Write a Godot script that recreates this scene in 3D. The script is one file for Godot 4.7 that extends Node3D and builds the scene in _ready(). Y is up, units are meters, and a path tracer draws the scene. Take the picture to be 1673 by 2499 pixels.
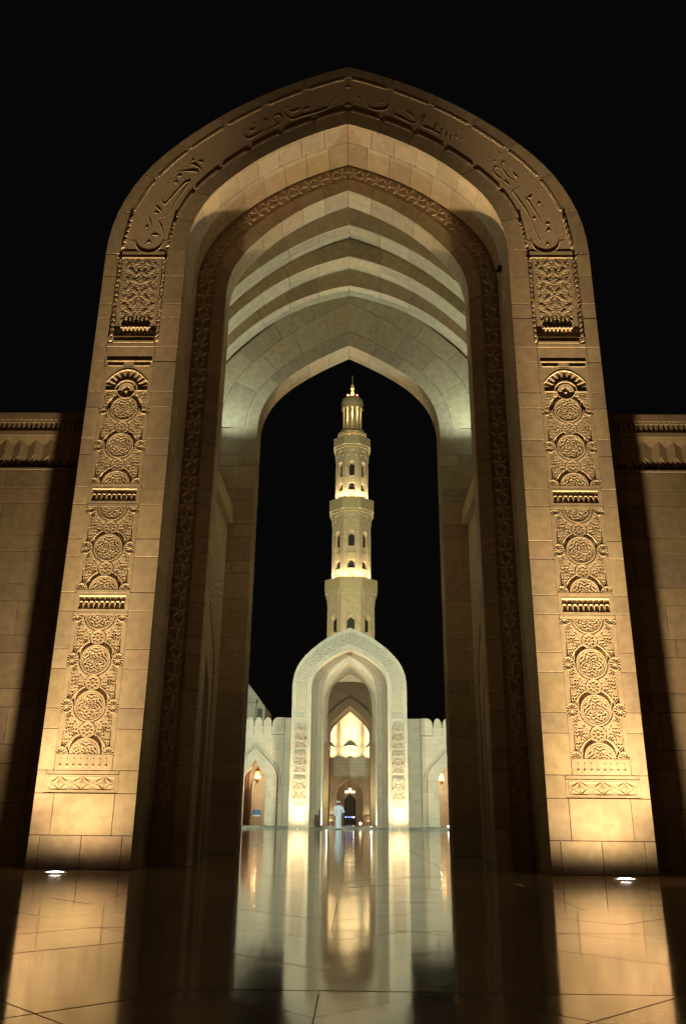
extends Node3D
# Night view through a tall sandstone gateway to a lit courtyard, an inner portal and a minaret.

var M := {}
var rng := RandomNumberGenerator.new()
var used := {}

# ---------------------------------------------------------------- geometry helpers
class Geo:
	var p := PackedVector3Array()
	var n := PackedVector3Array()
	func tri(a: Vector3, b: Vector3, c: Vector3, nr: Vector3) -> void:
		var g := (b - a).cross(c - a)
		if g.length_squared() < 1e-16:
			return
		if g.dot(nr) > 0.0:
			p.append_array([a, c, b])
		else:
			p.append_array([a, b, c])
		n.append_array([nr, nr, nr])
	func tri_s(a: Vector3, b: Vector3, c: Vector3, na: Vector3, nb: Vector3, nc: Vector3) -> void:
		var g := (b - a).cross(c - a)
		if g.length_squared() < 1e-18:
			return
		if g.dot(na + nb + nc) > 0.0:
			p.append_array([a, c, b])
			n.append_array([na, nc, nb])
		else:
			p.append_array([a, b, c])
			n.append_array([na, nb, nc])
	func quad_o(a: Vector3, b: Vector3, c: Vector3, d: Vector3, cen: Vector3) -> void:
		var nr := (c - a).cross(d - b)
		if nr.length_squared() < 1e-16:
			return
		nr = nr.normalized()
		if nr.dot((a + b + c + d) * 0.25 - cen) < 0.0:
			nr = -nr
		tri(a, b, c, nr)
		tri(a, c, d, nr)
	func hexa(f: Array, b: Array) -> void:   # two rings of four corners
		var cen := Vector3.ZERO
		for k in 4:
			cen += f[k] + b[k]
		cen /= 8.0
		quad_o(f[0], f[1], f[2], f[3], cen)
		quad_o(b[0], b[1], b[2], b[3], cen)
		for k in 4:
			var j := (k + 1) % 4
			quad_o(f[k], f[j], b[j], b[k], cen)
	func box(a: Vector3, b: Vector3) -> void:
		hexa([Vector3(a.x, a.y, b.z), Vector3(b.x, a.y, b.z), Vector3(b.x, b.y, b.z), Vector3(a.x, b.y, b.z)],
			[Vector3(a.x, a.y, a.z), Vector3(b.x, a.y, a.z), Vector3(b.x, b.y, a.z), Vector3(a.x, b.y, a.z)])
	func bbox(a: Vector3, b: Vector3, c: float) -> void:   # a block whose front (+z) edges are chamfered
		var h := b.z - c
		var f := [Vector3(a.x + c, a.y + c, b.z), Vector3(b.x - c, a.y + c, b.z), Vector3(b.x - c, b.y - c, b.z), Vector3(a.x + c, b.y - c, b.z)]
		var m := [Vector3(a.x, a.y, h), Vector3(b.x, a.y, h), Vector3(b.x, b.y, h), Vector3(a.x, b.y, h)]
		var r := [Vector3(a.x, a.y, a.z), Vector3(b.x, a.y, a.z), Vector3(b.x, b.y, a.z), Vector3(a.x, b.y, a.z)]
		var cen := (a + b) * 0.5
		quad_o(f[0], f[1], f[2], f[3], cen)
		quad_o(r[0], r[1], r[2], r[3], cen)
		for k in 4:
			var j := (k + 1) % 4
			quad_o(f[k], f[j], m[j], m[k], cen)
			quad_o(m[k], m[j], r[j], r[k], cen)
	# a simple polygon in x,y pushed from z0 to z1, laid in the frame x
	func prism(poly: PackedVector2Array, z0: float, z1: float, x := Transform3D.IDENTITY) -> void:
		var idx := Geometry2D.triangulate_polygon(poly)
		var lo := minf(z0, z1)
		var hi := maxf(z0, z1)
		var nz := x.basis.z.normalized()
		for i in range(0, idx.size(), 3):
			var a := poly[idx[i]]
			var b := poly[idx[i + 1]]
			var c := poly[idx[i + 2]]
			tri(x * Vector3(a.x, a.y, hi), x * Vector3(b.x, b.y, hi), x * Vector3(c.x, c.y, hi), nz)
			tri(x * Vector3(a.x, a.y, lo), x * Vector3(b.x, b.y, lo), x * Vector3(c.x, c.y, lo), -nz)
		var ccw := not Geometry2D.is_polygon_clockwise(poly)
		# Godot's is_polygon_clockwise is for y down, so with y up the sense is turned round
		var area := 0.0
		for i in poly.size():
			var a := poly[i]
			var b := poly[(i + 1) % poly.size()]
			area += a.x * b.y - b.x * a.y
		ccw = area > 0.0
		for i in poly.size():
			var a := poly[i]
			var b := poly[(i + 1) % poly.size()]
			var d := b - a
			if d.length_squared() < 1e-12:
				continue
			var o := Vector2(d.y, -d.x).normalized()
			if not ccw:
				o = -o
			var nr := (x.basis * Vector3(o.x, o.y, 0)).normalized()
			var v0 := x * Vector3(a.x, a.y, lo)
			var v1 := x * Vector3(b.x, b.y, lo)
			var v2 := x * Vector3(b.x, b.y, hi)
			var v3 := x * Vector3(a.x, a.y, hi)
			tri(v0, v1, v2, nr)
			tri(v0, v2, v3, nr)
	# a profile of (radius, height) turned about y
	func lathe(prof: Array, seg: int, c: Vector3, smooth := true, turn := 0.0) -> void:
		for i in prof.size() - 1:
			var a: Vector2 = prof[i]
			var b: Vector2 = prof[i + 1]
			var d := b - a
			if d.length_squared() < 1e-12:
				continue
			var pn := Vector2(d.y, -d.x).normalized()
			for k in seg:
				var t0 := TAU * k / seg + turn
				var t1 := TAU * (k + 1) / seg + turn
				var e0 := Vector3(sin(t0), 0, cos(t0))
				var e1 := Vector3(sin(t1), 0, cos(t1))
				var m := (e0 + e1).normalized()
				var q0 := e0 if smooth else m
				var q1 := e1 if smooth else m
				var n0 := q0 * pn.x + Vector3.UP * pn.y
				var n1 := q1 * pn.x + Vector3.UP * pn.y
				var a0 := c + e0 * a.x + Vector3.UP * a.y
				var a1 := c + e1 * a.x + Vector3.UP * a.y
				var b0 := c + e0 * b.x + Vector3.UP * b.y
				var b1 := c + e1 * b.x + Vector3.UP * b.y
				tri_s(a0, a1, b1, n0, n1, n1)
				tri_s(a0, b1, b0, n0, n1, n0)
	func ball(c: Vector3, r: float, seg := 12, sy := 1.0) -> void:
		var pr := []
		for i in 9:
			var t := PI * i / 8.0 - PI / 2
			pr.append(Vector2(cos(t) * r, sin(t) * r * sy))
		lathe(pr, seg, c)
	func tube(a: Vector3, b: Vector3, r0: float, r1: float, seg := 8) -> void:
		var d := (b - a).normalized()
		var u := d.cross(Vector3.UP if absf(d.y) < 0.9 else Vector3.RIGHT).normalized()
		var w := d.cross(u)
		for k in seg:
			var t0 := TAU * k / seg
			var t1 := TAU * (k + 1) / seg
			var e0 := u * cos(t0) + w * sin(t0)
			var e1 := u * cos(t1) + w * sin(t1)
			tri_s(a + e0 * r0, a + e1 * r0, b + e1 * r1, e0, e1, e1)
			tri_s(a + e0 * r0, b + e1 * r1, b + e0 * r1, e0, e1, e0)
			tri(a, a + e0 * r0, a + e1 * r0, -d)
			tri(b, b + e0 * r1, b + e1 * r1, d)
	func mesh(off: Vector3) -> ArrayMesh:
		var q := PackedVector3Array()
		q.resize(p.size())
		for i in p.size():
			q[i] = p[i] - off
		var arr := []
		arr.resize(Mesh.ARRAY_MAX)
		arr[Mesh.ARRAY_VERTEX] = q
		arr[Mesh.ARRAY_NORMAL] = n
		var am := ArrayMesh.new()
		am.add_surface_from_arrays(Mesh.PRIMITIVE_TRIANGLES, arr)
		return am

func numbered(called: String) -> String:
	if not used.has(called):
		used[called] = 0
		return called
	used[called] += 1
	return "%s_%03d" % [called, used[called]]

func thing(called: String, label: String, category: String, at := Vector3.ZERO, group := "") -> Node3D:
	var o := Node3D.new()
	o.name = numbered(called)
	add_child(o, true)
	o.position = at
	o.set_meta("label", label)
	o.set_meta("category", category)
	if group:
		o.set_meta("group", group)
	return o

# Geometry is written in world places; put() moves it to the place of its thing.
func put(g: Geo, called: String, mat: Material, parent: Node3D, label := "") -> MeshInstance3D:
	var o := MeshInstance3D.new()
	o.name = called
	var off := Vector3.ZERO
	var q: Node = parent
	while q is Node3D and q != self:
		off += (q as Node3D).position
		q = q.get_parent()
	o.mesh = g.mesh(off)
	o.material_override = mat
	parent.add_child(o, true)
	if label:
		o.set_meta("label", label)
	return o

func place(mesh: Mesh, called: String, mat: Material, parent: Node3D, x: Transform3D) -> MeshInstance3D:
	var o := MeshInstance3D.new()
	o.name = called
	o.mesh = mesh
	o.material_override = mat
	var off := Vector3.ZERO
	var q: Node = parent
	while q is Node3D and q != self:
		off += (q as Node3D).position
		q = q.get_parent()
	parent.add_child(o, true)
	o.transform = Transform3D(x.basis, x.origin - off)
	return o

func struct(g: Geo, called: String, mat: Material) -> MeshInstance3D:
	var o := put(g, numbered(called), mat, self)
	o.set_meta("kind", "structure")
	return o

# ---------------------------------------------------------------- pointed arch curves
# Half an arch: a jamb of half-width w up to ys, a round haunch of radius r through th, then a flat curve to the apex.
func arch(w: float, ys: float, r: float, th_deg: float, ya: float, l := 0.5) -> Dictionary:
	var th := deg_to_rad(th_deg)
	var pts := PackedVector2Array()
	for i in 13:
		var a := th * i / 12.0
		pts.append(Vector2(w - r + r * cos(a), ys + r * sin(a)))
	var p1 := pts[12]
	var ap := Vector2(0, ya)
	var c := p1 + Vector2(-sin(th), cos(th)) * l * p1.distance_to(ap)
	for i in range(1, 13):
		var s := i / 12.0
		pts.append(p1 * (1 - s) * (1 - s) + c * 2 * s * (1 - s) + ap * s * s)
	var cum := PackedFloat32Array([0.0])
	for i in range(1, pts.size()):
		cum.append(cum[i - 1] + pts[i].distance_to(pts[i - 1]))
	return {"w": w, "ys": ys, "pts": pts, "cum": cum, "len": cum[cum.size() - 1]}

func on(c: Dictionary, u: float) -> Vector2:   # u 0..1 up the jamb, 1..2 round to the apex
	if u <= 1.0:
		return Vector2(c.w, c.ys * u)
	var cum: PackedFloat32Array = c.cum
	var pts: PackedVector2Array = c.pts
	var s: float = minf(u - 1.0, 1.0) * c.len
	for i in range(1, cum.size()):
		if s <= cum[i] or i == cum.size() - 1:
			return pts[i - 1].lerp(pts[i], clampf((s - cum[i - 1]) / (cum[i] - cum[i - 1]), 0, 1))
	return pts[pts.size() - 1]

func mix2(a: Dictionary, b: Dictionary, u: float, k: float) -> Vector2:
	return on(a, u).lerp(on(b, u), k)

# whole arch from the right foot over the apex to the left foot
func whole(c: Dictionary, y0 := 0.0) -> PackedVector2Array:
	var r := PackedVector2Array([Vector2(c.w, y0)])
	for q in c.pts:
		r.append(q)
	var l := PackedVector2Array()
	for q in r:
		if q.x > 1e-5:
			l.append(Vector2(-q.x, q.y))
	l.reverse()
	r.append_array(l)
	return r

func ring_poly(o: Dictionary, i: Dictionary, y0 := 0.0) -> PackedVector2Array:
	var a := whole(o, y0)
	var b := whole(i, y0)
	b.reverse()
	a.append_array(b)
	return a

func shifted(poly: PackedVector2Array, d: Vector2) -> PackedVector2Array:
	var r := PackedVector2Array()
	for q in poly:
		r.append(q + d)
	return r

# one voussoir between the curves a (k = 0) and b (k = 1)
func voussoir(a: Dictionary, b: Dictionary, u0: float, u1: float, k0: float, k1: float, z0: float, z1: float, sgn: float, cx := 0.0, gap := 0.004, seg := 3) -> Geo:
	var g := Geo.new()
	var l0 := maxf(0.05, mix2(a, b, u0, k0).distance_to(mix2(a, b, u1, k0)))
	var wd := maxf(0.02, mix2(a, b, u0, 0).distance_to(mix2(a, b, u0, 1)))
	var du := gap / l0 * (u1 - u0)
	var dk := gap / wd
	var prev := []
	for i in seg + 1:
		var u := lerpf(u0 + du, u1 - du, i / float(seg))
		var q0 := mix2(a, b, u, k0 + dk)
		var q1 := mix2(a, b, u, k1 - dk)
		var now := [Vector3(q0.x * sgn + cx, q0.y, z1), Vector3(q1.x * sgn + cx, q1.y, z1), Vector3(q1.x * sgn + cx, q1.y, z0), Vector3(q0.x * sgn + cx, q0.y, z0)]
		if i > 0:
			var cen := Vector3.ZERO
			for k in 4:
				cen += (prev[k] + now[k]) / 8.0
			for k in 4:
				g.quad_o(prev[k], prev[(k + 1) % 4], now[(k + 1) % 4], now[k], cen)
			if i == 1:
				g.quad_o(prev[0], prev[1], prev[2], prev[3], cen)
			if i == seg:
				g.quad_o(now[0], now[1], now[2], now[3], cen)
		prev = now
	return g

func stone() -> Material:
	return M.stone[rng.randi() % M.stone.size()]

# ---------------------------------------------------------------- carved relief: a grid displaced by a height function
func relief(x0: float, x1: float, y0: float, y1: float, step: float, fn: Callable) -> ArrayMesh:
	var nx := int((x1 - x0) / step) + 1
	var ny := int((y1 - y0) / step) + 1
	var ps := PackedVector3Array()
	var ix := PackedInt32Array()
	var h := PackedFloat32Array()
	for j in ny + 1:
		for i in nx + 1:
			h.append((fn as Callable).call(lerpf(x0, x1, i / float(nx)), lerpf(y0, y1, j / float(ny))))
	for j in ny + 1:
		for i in nx + 1:
			var q := j * (nx + 1) + i
			ps.append(Vector3(lerpf(x0, x1, i / float(nx)), lerpf(y0, y1, j / float(ny)), h[q]))
	for j in ny:
		for i in nx:
			var q := j * (nx + 1) + i
			ix.append_array([q, q + nx + 1, q + 1, q + 1, q + nx + 1, q + nx + 2])
	var arr := []
	arr.resize(Mesh.ARRAY_MAX)
	arr[Mesh.ARRAY_VERTEX] = ps
	arr[Mesh.ARRAY_INDEX] = ix
	var am := ArrayMesh.new()
	am.add_surface_from_arrays(Mesh.PRIMITIVE_TRIANGLES, arr)
	return am

func cut(v: float, lo: float, hi: float) -> float:
	return smoothstep(lo, hi, v)

func leafy(x: float, y: float) -> float:   # winding incised leaf scrolls, mirrored about x = 0
	var ax := absf(x)
	var w := sin(ax * 96.0 + 2.0 * sin(y * 52.0)) * sin(y * 88.0 + 2.2 * sin(ax * 58.0 + 0.7))
	return -0.016 * cut(w, 0.14, 0.24)

func h_medallion(x: float, y: float) -> float:
	const P := 0.5717
	var h := -0.034 if y < P * 0.5 else -0.018
	# leaf field everywhere but the moats
	var r := minf(Vector2(x, y).length(), Vector2(x, y - P).length())
	var cy := 0.0 if y < P * 0.5 else P
	var r2 := Vector2(x, y - P * 0.5).length()
	var ax := absf(x)
	var r3 := minf(Vector2(ax - 0.292, y).length(), Vector2(ax - 0.292, y - P).length())
	if ax > 0.30 and r3 > 0.09:
		return 0.0
	var above := y < P * 0.5
	if r > (0.244 if above else 0.206) and r2 > 0.106 and ax < 0.285:
		h = leafy(x, y - P * 0.5)
		if ax > 0.262:
			h = minf(h, -0.004)
		if not above and r < 0.236:
			h = 0.003
		if above and r < 0.258:
			h = 0.0
	if r < 0.192:
		var a := atan2(x, y - cy)
		h = 0.004
		if r < 0.172:
			h = -0.008
		if r < 0.163:
			h = 0.0
		if r < 0.152:
			h = -0.008 if r > 0.146 else 0.0
		if r < 0.146:
			var k := cos(6.0 * a) if cy < 0.1 else cos(8.0 * a)
			var q := sin(r * 128.0 + 2.4 * k) * (0.6 + 0.4 * cos(r * 62.0 - 2.0 * k)) + 0.35 * sin(12.0 * a) * sin(r * 150.0)
			h = -0.017 * cut(q, 0.0, 0.14)
	elif r2 < 0.096:
		var a := atan2(x, y - P * 0.5)
		h = 0.002
		if r2 < 0.080:
			var q := cos(8.0 * a) * 0.7 + sin(r2 * 150.0) * 0.7
			h = -0.015 * cut(q, 0.15, 0.3)
	elif r3 < 0.088 and ax > 0.2:
		h = 0.002
		if ax > 0.325 and r3 > 0.03:
			h = -0.004
		if r3 < 0.070:
			var a := atan2(ax - 0.292, y - cy)
			h = -0.022 * (0.5 + 0.5 * cos(a * 11.0)) * cut(r3, 0.012, 0.035)
	return h

func h_cornice(x: float, y: float) -> float:   # a row of nine small niches under a fluted lip, y 0..0.245
	if absf(x) > 0.305:
		return 0.0
	var c := (x + 0.305) / 0.0678
	var f := absf(c - floorf(c) - 0.5) * 2.0   # 0 in the middle of a niche, 1 at a fin
	if y < 0.035:
		return 0.0
	if y < 0.125:
		var t := (y - 0.035) / 0.09
		var fin := lerpf(0.93, 0.52, t)
		return -0.042 if f < fin else -0.004
	if y < 0.142:
		var t := (y - 0.125) / 0.017
		return lerpf(-0.030, 0.006, t) if f < 0.62 else -0.010
	if y < 0.205:
		return -0.014 - 0.006 * absf(sin((x + 0.305) / 0.0678 * TAU))
	if y < 0.220:
		return lerpf(-0.012, 0.008, (y - 0.205) / 0.015)
	return 0.0

func h_fan(x: float, y: float) -> float:   # shell niche with a pointed head; y from 0 to 0.62, springing at 0.24
	var ax := absf(x)
	var s := y - 0.24
	if ax > 0.30:
		return 0.0
	var edge := 0.34 - 0.19 * pow(ax / 0.29, 2.0)
	if s > 0.0:
		if s > edge:
			return 0.0
		var r := Vector2(x, s).length()
		var a := atan2(x, s)
		if s > edge - 0.018:
			return 0.006
		if r > 0.168:
			return -0.034 + 0.024 * absf(sin(a * 11.0)) * cut(r, 0.17, 0.21)
		if r > 0.146:
			return 0.004
		if r > 0.118:
			return -0.036
		return -0.030 + 0.02 * (r / 0.118) + 0.006 * absf(sin(a * 16.0)) if r > 0.055 else -0.045
	if s > -0.014:
		return 0.006 if Vector2(x, s).length() > 0.118 else -0.045
	var rb := Vector2(x, s).length()
	if rb < 0.118:
		return -0.045 if Vector2(x, s + 0.012).length() > 0.02 else 0.0
	if rb < 0.134:
		return 0.003
	# leaves over the crown of the uppermost medallion, whose centre lies 0.24 below the foot of this tile
	var rm := Vector2(x, y + 0.055).length()
	if rm < 0.192:
		return h_medallion(x, y + 0.055)
	if rm < 0.25 or ax < 0.12:
		return -0.038
	return -0.004 + leafy(x, y)

func h_star(x: float, y: float) -> float:   # two rows of chip-carved triangles, y 0..0.20
	if absf(x) > 0.40 or y < 0.025 or y > 0.175:
		return -0.004 if absf(x) < 0.425 and y > 0.010 and y < 0.19 and (absf(x) > 0.41 or y < 0.016 or y > 0.184) else 0.0
	var u := fposmod(x + 0.4, 0.2667) / 0.2667 * 2.0 - 1.0
	var v := (y - 0.025) / 0.15
	var row := v * 2.0 if v < 0.5 else (1.0 - v) * 2.0
	var a := atan2(row * 0.75, u)
	var ray := absf(sin(a * 4.0))
	var dist := Vector2(u, row * 0.75).length()
	return -0.020 * clampf(ray * 1.2 - 0.1, 0, 1) * clampf(1.25 - dist, 0, 1) - 0.006 * cut(dist, 0.9, 1.0)

var LEAVES := [[0.06, 0.10, 0.10, 0.035, 1.2], [0.17, 0.12, 0.11, 0.04, 2.2], [0.12, 0.25, 0.12, 0.035, 0.6], [0.05, 0.36, 0.09, 0.03, 1.9],
	[0.18, 0.33, 0.09, 0.04, 1.0], [0.11, 0.47, 0.12, 0.035, 2.4], [0.20, 0.50, 0.08, 0.03, 1.5], [0.06, 0.60, 0.10, 0.035, 0.9], [0.16, 0.66, 0.12, 0.04, 2.0],
	[0.09, 0.78, 0.12, 0.035, 0.5], [0.20, 0.80, 0.08, 0.035, 1.2], [0.05, 0.91, 0.09, 0.03, 2.1], [0.15, 0.96, 0.12, 0.04, 0.8], [0.20, 1.07, 0.09, 0.03, 1.9], [0.08, 1.10, 0.11, 0.035, 2.3]]

func h_foliage(x: float, y: float) -> float:   # big mirrored leaves over small scrolls, y 0..1.22
	var ax := absf(x)
	if ax > 0.255:
		return 0.0
	var h := -0.020 + 0.015 * cut(sin(ax * 105.0 + 2.0 * sin(y * 47.0)) * sin(y * 95.0 + 2.0 * sin(ax * 60.0)), -0.1, 0.1)
	for l in LEAVES:
		var d := Vector2(ax - l[0], y - l[1]).rotated(-l[4])
		d.y += 2.2 * d.x * d.x
		var e := pow(d.x / (l[2] * 0.8), 2.0) + pow(d.y / (l[3] * 0.72), 2.0)
		if e < 1.0:
			h = maxf(h, -0.018 + 0.026 * sqrt(1.0 - e) - 0.010 * (1.0 - cut(absf(d.y), 0.0, 0.012)))
	return h

# ---------------------------------------------------------------- materials
func noise_tex(seed_: int, freq: float, lo: Color, hi: Color, size := 512, oct := 4) -> NoiseTexture2D:
	var f := FastNoiseLite.new()
	f.seed = seed_
	f.frequency = freq
	f.fractal_octaves = oct
	var t := NoiseTexture2D.new()
	t.width = size
	t.height = size
	t.seamless = true
	t.noise = f
	t.generate_mipmaps = false
	var gr := Gradient.new()
	gr.set_color(0, lo)
	gr.set_color(1, hi)
	t.color_ramp = gr
	return t

func flat_mat(c: Color, rough := 0.8, metal := 0.0) -> StandardMaterial3D:
	var m := StandardMaterial3D.new()
	m.albedo_color = c.linear_to_srgb()
	m.roughness = rough
	m.metallic = metal
	return m

func glow_mat(c: Color, e: float) -> StandardMaterial3D:
	var m := flat_mat(Color(0.8, 0.8, 0.8), 0.4)
	m.emission_enabled = true
	m.emission = c
	m.emission_energy_multiplier = e
	return m

func make_materials() -> void:
	var grain := noise_tex(3, 0.02, Color(0.86, 0.86, 0.86), Color(1, 1, 1), 512, 5)
	var pits := noise_tex(9, 0.07, Color(0.2, 0.2, 0.2), Color(1, 1, 1), 512, 4)
	var tones := [Color(0.56, 0.45, 0.31), Color(0.60, 0.48, 0.31), Color(0.51, 0.415, 0.295), Color(0.61, 0.50, 0.35), Color(0.58, 0.44, 0.31), Color(0.54, 0.44, 0.28), Color(0.49, 0.39, 0.28)]
	var list := []
	for c in tones:
		var m := flat_mat(c, 0.82)
		m.albedo_texture = grain
		m.heightmap_enabled = true
		m.heightmap_texture = pits
		m.heightmap_scale = 0.05
		m.uv1_triplanar = true
		m.uv1_world_triplanar = true
		m.uv1_scale = Vector3(0.55, 0.55, 0.55)
		list.append(m)
	M.stone = list
	M.carved = list[0]
	var core: StandardMaterial3D = flat_mat(Color(0.20, 0.145, 0.10), 0.95)
	M.joint = core
	var st := flat_mat(Color(0.55, 0.43, 0.30), 0.9)
	st.heightmap_enabled = true
	st.heightmap_texture = noise_tex(41, 0.2, Color(0, 0, 0), Color(1, 1, 1), 512, 2)
	st.heightmap_scale = 0.3
	st.uv1_triplanar = true
	st.uv1_world_triplanar = true
	st.uv1_scale = Vector3(0.8, 0.8, 0.8)
	M.stipple = st
	M.far_carved = flat_mat(Color(0.57, 0.45, 0.325), 0.85)
	# far masonry: courses too small to tell apart at this distance
	var im := Image.create(512, 512, false, Image.FORMAT_RGB8)
	im.fill(Color(1, 1, 1))
	var r2 := RandomNumberGenerator.new()
	r2.seed = 5
	var rows := [0, 100, 170, 270, 341, 441, 512]
	for i in 6:
		var y0: int = rows[i]
		var y1: int = rows[i + 1]
		var x := r2.randi() % 60
		while x < 512:
			var wdt := 90 + r2.randi() % 90
			var v := 0.93 + 0.07 * r2.randf()
			im.fill_rect(Rect2i(x, y0, wdt, y1 - y0), Color(v, v, v))
			im.fill_rect(Rect2i(x, y0, 3, y1 - y0), Color(0.86, 0.86, 0.86))
			x += wdt
		im.fill_rect(Rect2i(0, y0, 512, 3), Color(0.86, 0.86, 0.86))
	var mt := ImageTexture.create_from_image(im)
	var fm := flat_mat(Color(0.58, 0.46, 0.33), 0.85)
	fm.albedo_texture = mt
	fm.uv1_triplanar = true
	fm.uv1_world_triplanar = true
	fm.uv1_scale = Vector3(0.45, 0.45, 0.45)
	M.masonry = fm
	var fc := flat_mat(Color(0.58, 0.47, 0.34), 0.85)
	fc.heightmap_enabled = true
	fc.heightmap_texture = noise_tex(21, 0.045, Color(0, 0, 0), Color(1, 1, 1), 512, 3)
	fc.heightmap_scale = 9.0
	fc.uv1_triplanar = true
	fc.uv1_world_triplanar = true
	fc.uv1_scale = Vector3(0.45, 0.45, 0.45)
	M.lacework = fc
	# polished marble
	var waves := noise_tex(37, 0.018, Color(0, 0, 0), Color(1, 1, 1), 512, 2)
	var pv := []
	for c in [Color(0.48, 0.41, 0.32), Color(0.52, 0.43, 0.33), Color(0.45, 0.385, 0.30)]:
		var m := flat_mat(c, 0.07, 0.25)
		m.metallic_specular = 0.8
		m.albedo_texture = noise_tex(31, 0.012, Color(0.86, 0.86, 0.86), Color(1, 1, 1), 512, 5)
		m.roughness_texture = noise_tex(33, 0.01, Color(0.55, 0.55, 0.55), Color(1, 1, 1), 512, 4)
		m.roughness = 0.118
		m.uv1_triplanar = true
		m.uv1_world_triplanar = true
		m.heightmap_enabled = true
		m.heightmap_texture = waves
		m.heightmap_scale = 0.012
		m.uv1_scale = Vector3(0.3, 0.3, 0.3)
		pv.append(m)
	M.marble = pv
	M.grout = flat_mat(Color(0.03, 0.025, 0.02), 0.9)
	M.dark = flat_mat(Color(0.02, 0.018, 0.016), 0.5)
	M.iron = flat_mat(Color(0.05, 0.04, 0.03), 0.45, 0.6)
	M.steel = flat_mat(Color(0.4, 0.4, 0.4), 0.35, 0.9)
	M.brass = flat_mat(Color(0.55, 0.33, 0.11), 0.35, 0.9)
	M.gold = flat_mat(Color(0.75, 0.58, 0.28), 0.4, 0.25)
	M.wood = flat_mat(Color(0.09, 0.035, 0.018), 0.55)
	M.robe = flat_mat(Color(0.52, 0.55, 0.63), 0.9)
	M.skin = flat_mat(Color(0.28, 0.17, 0.11), 0.6)
	M.hair = flat_mat(Color(0.10, 0.10, 0.09), 0.8)
	M.shoe = flat_mat(Color(0.04, 0.03, 0.025), 0.6)
	M.lamp_white = glow_mat(Color(1.0, 0.97, 0.95), 14.0)
	M.lamp_warm = glow_mat(Color(1.0, 0.86, 0.62), 5.0)
	M.lamp_dim = glow_mat(Color(1.0, 0.93, 0.8), 1.0)
	M.lamp_gold = glow_mat(Color(1.0, 0.72, 0.38), 5.0)
	M.lamp_red = glow_mat(Color(1.0, 0.05, 0.06), 9.0)
	M.lamp_blue = glow_mat(Color(0.45, 0.62, 1.0), 4.0)
	M.lamp_violet = glow_mat(Color(0.55, 0.35, 1.0), 4.0)
	M.lamp_cool = glow_mat(Color(0.8, 1.0, 0.9), 8.0)
	M.blue = flat_mat(Color(0.06, 0.17, 0.33), 0.5)
	M.white = flat_mat(Color(0.7, 0.72, 0.75), 0.5)

# ---------------------------------------------------------------- lights
const WARM := Color(1.0, 0.86, 0.645)
const HALIDE := Color(0.905, 1.0, 0.92)
const AMBER := Color(1.0, 0.92, 0.72)

func spot(parent: Node3D, at: Vector3, aim: Vector3, half: float, e: float, c: Color, size := 0.06, blend := 1.0) -> void:
	var l := SpotLight3D.new()
	l.name = "beam"
	parent.add_child(l, true)
	l.global_position = at
	var d := (aim - at).normalized()
	l.global_basis = Basis.looking_at(d, Vector3.UP if absf(d.y) < 0.95 else Vector3.BACK)
	l.spot_angle = half
	l.spot_angle_attenuation = blend
	l.spot_range = 200.0
	l.spot_attenuation = 2.0
	l.light_energy = e
	l.light_color = c
	l.light_size = size
	l.shadow_enabled = true

func omni(parent: Node3D, at: Vector3, e: float, c: Color, size := 0.05) -> void:
	var l := OmniLight3D.new()
	l.name = "light"
	parent.add_child(l, true)
	l.global_position = at
	l.omni_range = 80.0
	l.omni_attenuation = 2.0
	l.light_energy = e
	l.light_color = c
	l.light_size = size
	l.shadow_enabled = true

# a lamp sunk in the paving: steel ring, glowing lens, a beam built of nested cones
func ground_lamp(label: String, at: Vector3, cones: Array, c: Color, lens: Material, r := 0.10, group := "", aim := Vector3(0, 1, 0)) -> Node3D:
	var t := thing("ground_lamp", label, "ground lamp", at, group)
	var g := Geo.new()
	g.lathe([Vector2(r * 1.35, -0.02), Vector2(r * 1.35, 0.006), Vector2(r * 1.25, 0.012), Vector2(r, 0.012), Vector2(r, 0.0)], 28, at)
	put(g, "rim", M.steel, t)
	g = Geo.new()
	g.lathe([Vector2(r, 0.004), Vector2(r * 0.92, 0.011), Vector2(r * 0.6, 0.018), Vector2(0.0, 0.021)], 28, at)
	put(g, "lens", lens, t)
	for k in cones:
		spot(t, at + Vector3(0, 0.06, 0), at + aim * 10.0, k[0], k[1], c, r * 0.5)
	return t

# ---------------------------------------------------------------- the scene
func _ready() -> void:
	rng.seed = 20240611
	var cam := Camera3D.new()
	cam.name = "camera"
	add_child(cam)
	cam.position = Vector3(0.1645, 0.5722, 0.0)
	cam.basis = Basis(Vector3.UP, 0.0168) * Basis(Vector3.RIGHT, 0.3556) * Basis(Vector3.BACK, 0.0108)
	cam.fov = 63.45
	cam.near = 0.05
	cam.far = 600.0
	cam.current = true

	var we := WorldEnvironment.new()
	we.name = "world"
	var env := Environment.new()
	env.background_mode = Environment.BG_SKY
	var sm := ProceduralSkyMaterial.new()
	sm.sky_top_color = Color(0.058, 0.054, 0.054)
	sm.sky_horizon_color = Color(0.075, 0.058, 0.042)
	sm.ground_bottom_color = Color(0.02, 0.016, 0.012)
	sm.ground_horizon_color = Color(0.04, 0.03, 0.022)
	sm.sky_curve = 0.12
	var sky := Sky.new()
	sky.sky_material = sm
	env.sky = sky
	env.background_energy_multiplier = 0.45
	env.tonemap_mode = Environment.TONE_MAPPER_LINEAR
	env.tonemap_exposure = 1.0
	env.sdfgi_enabled = true
	env.ssao_enabled = true
	env.ssil_enabled = true
	we.environment = env
	add_child(we)

	make_materials()
	build_floor()
	build_gateway()
	build_flank_wall(-1.0)
	build_flank_wall(1.0)
	build_portal()
	build_court_walls()
	build_inner_portal()
	build_hall()
	build_minaret()
	build_corner_tower()
	build_lamps()
	build_person()
	build_small_things()

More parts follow.
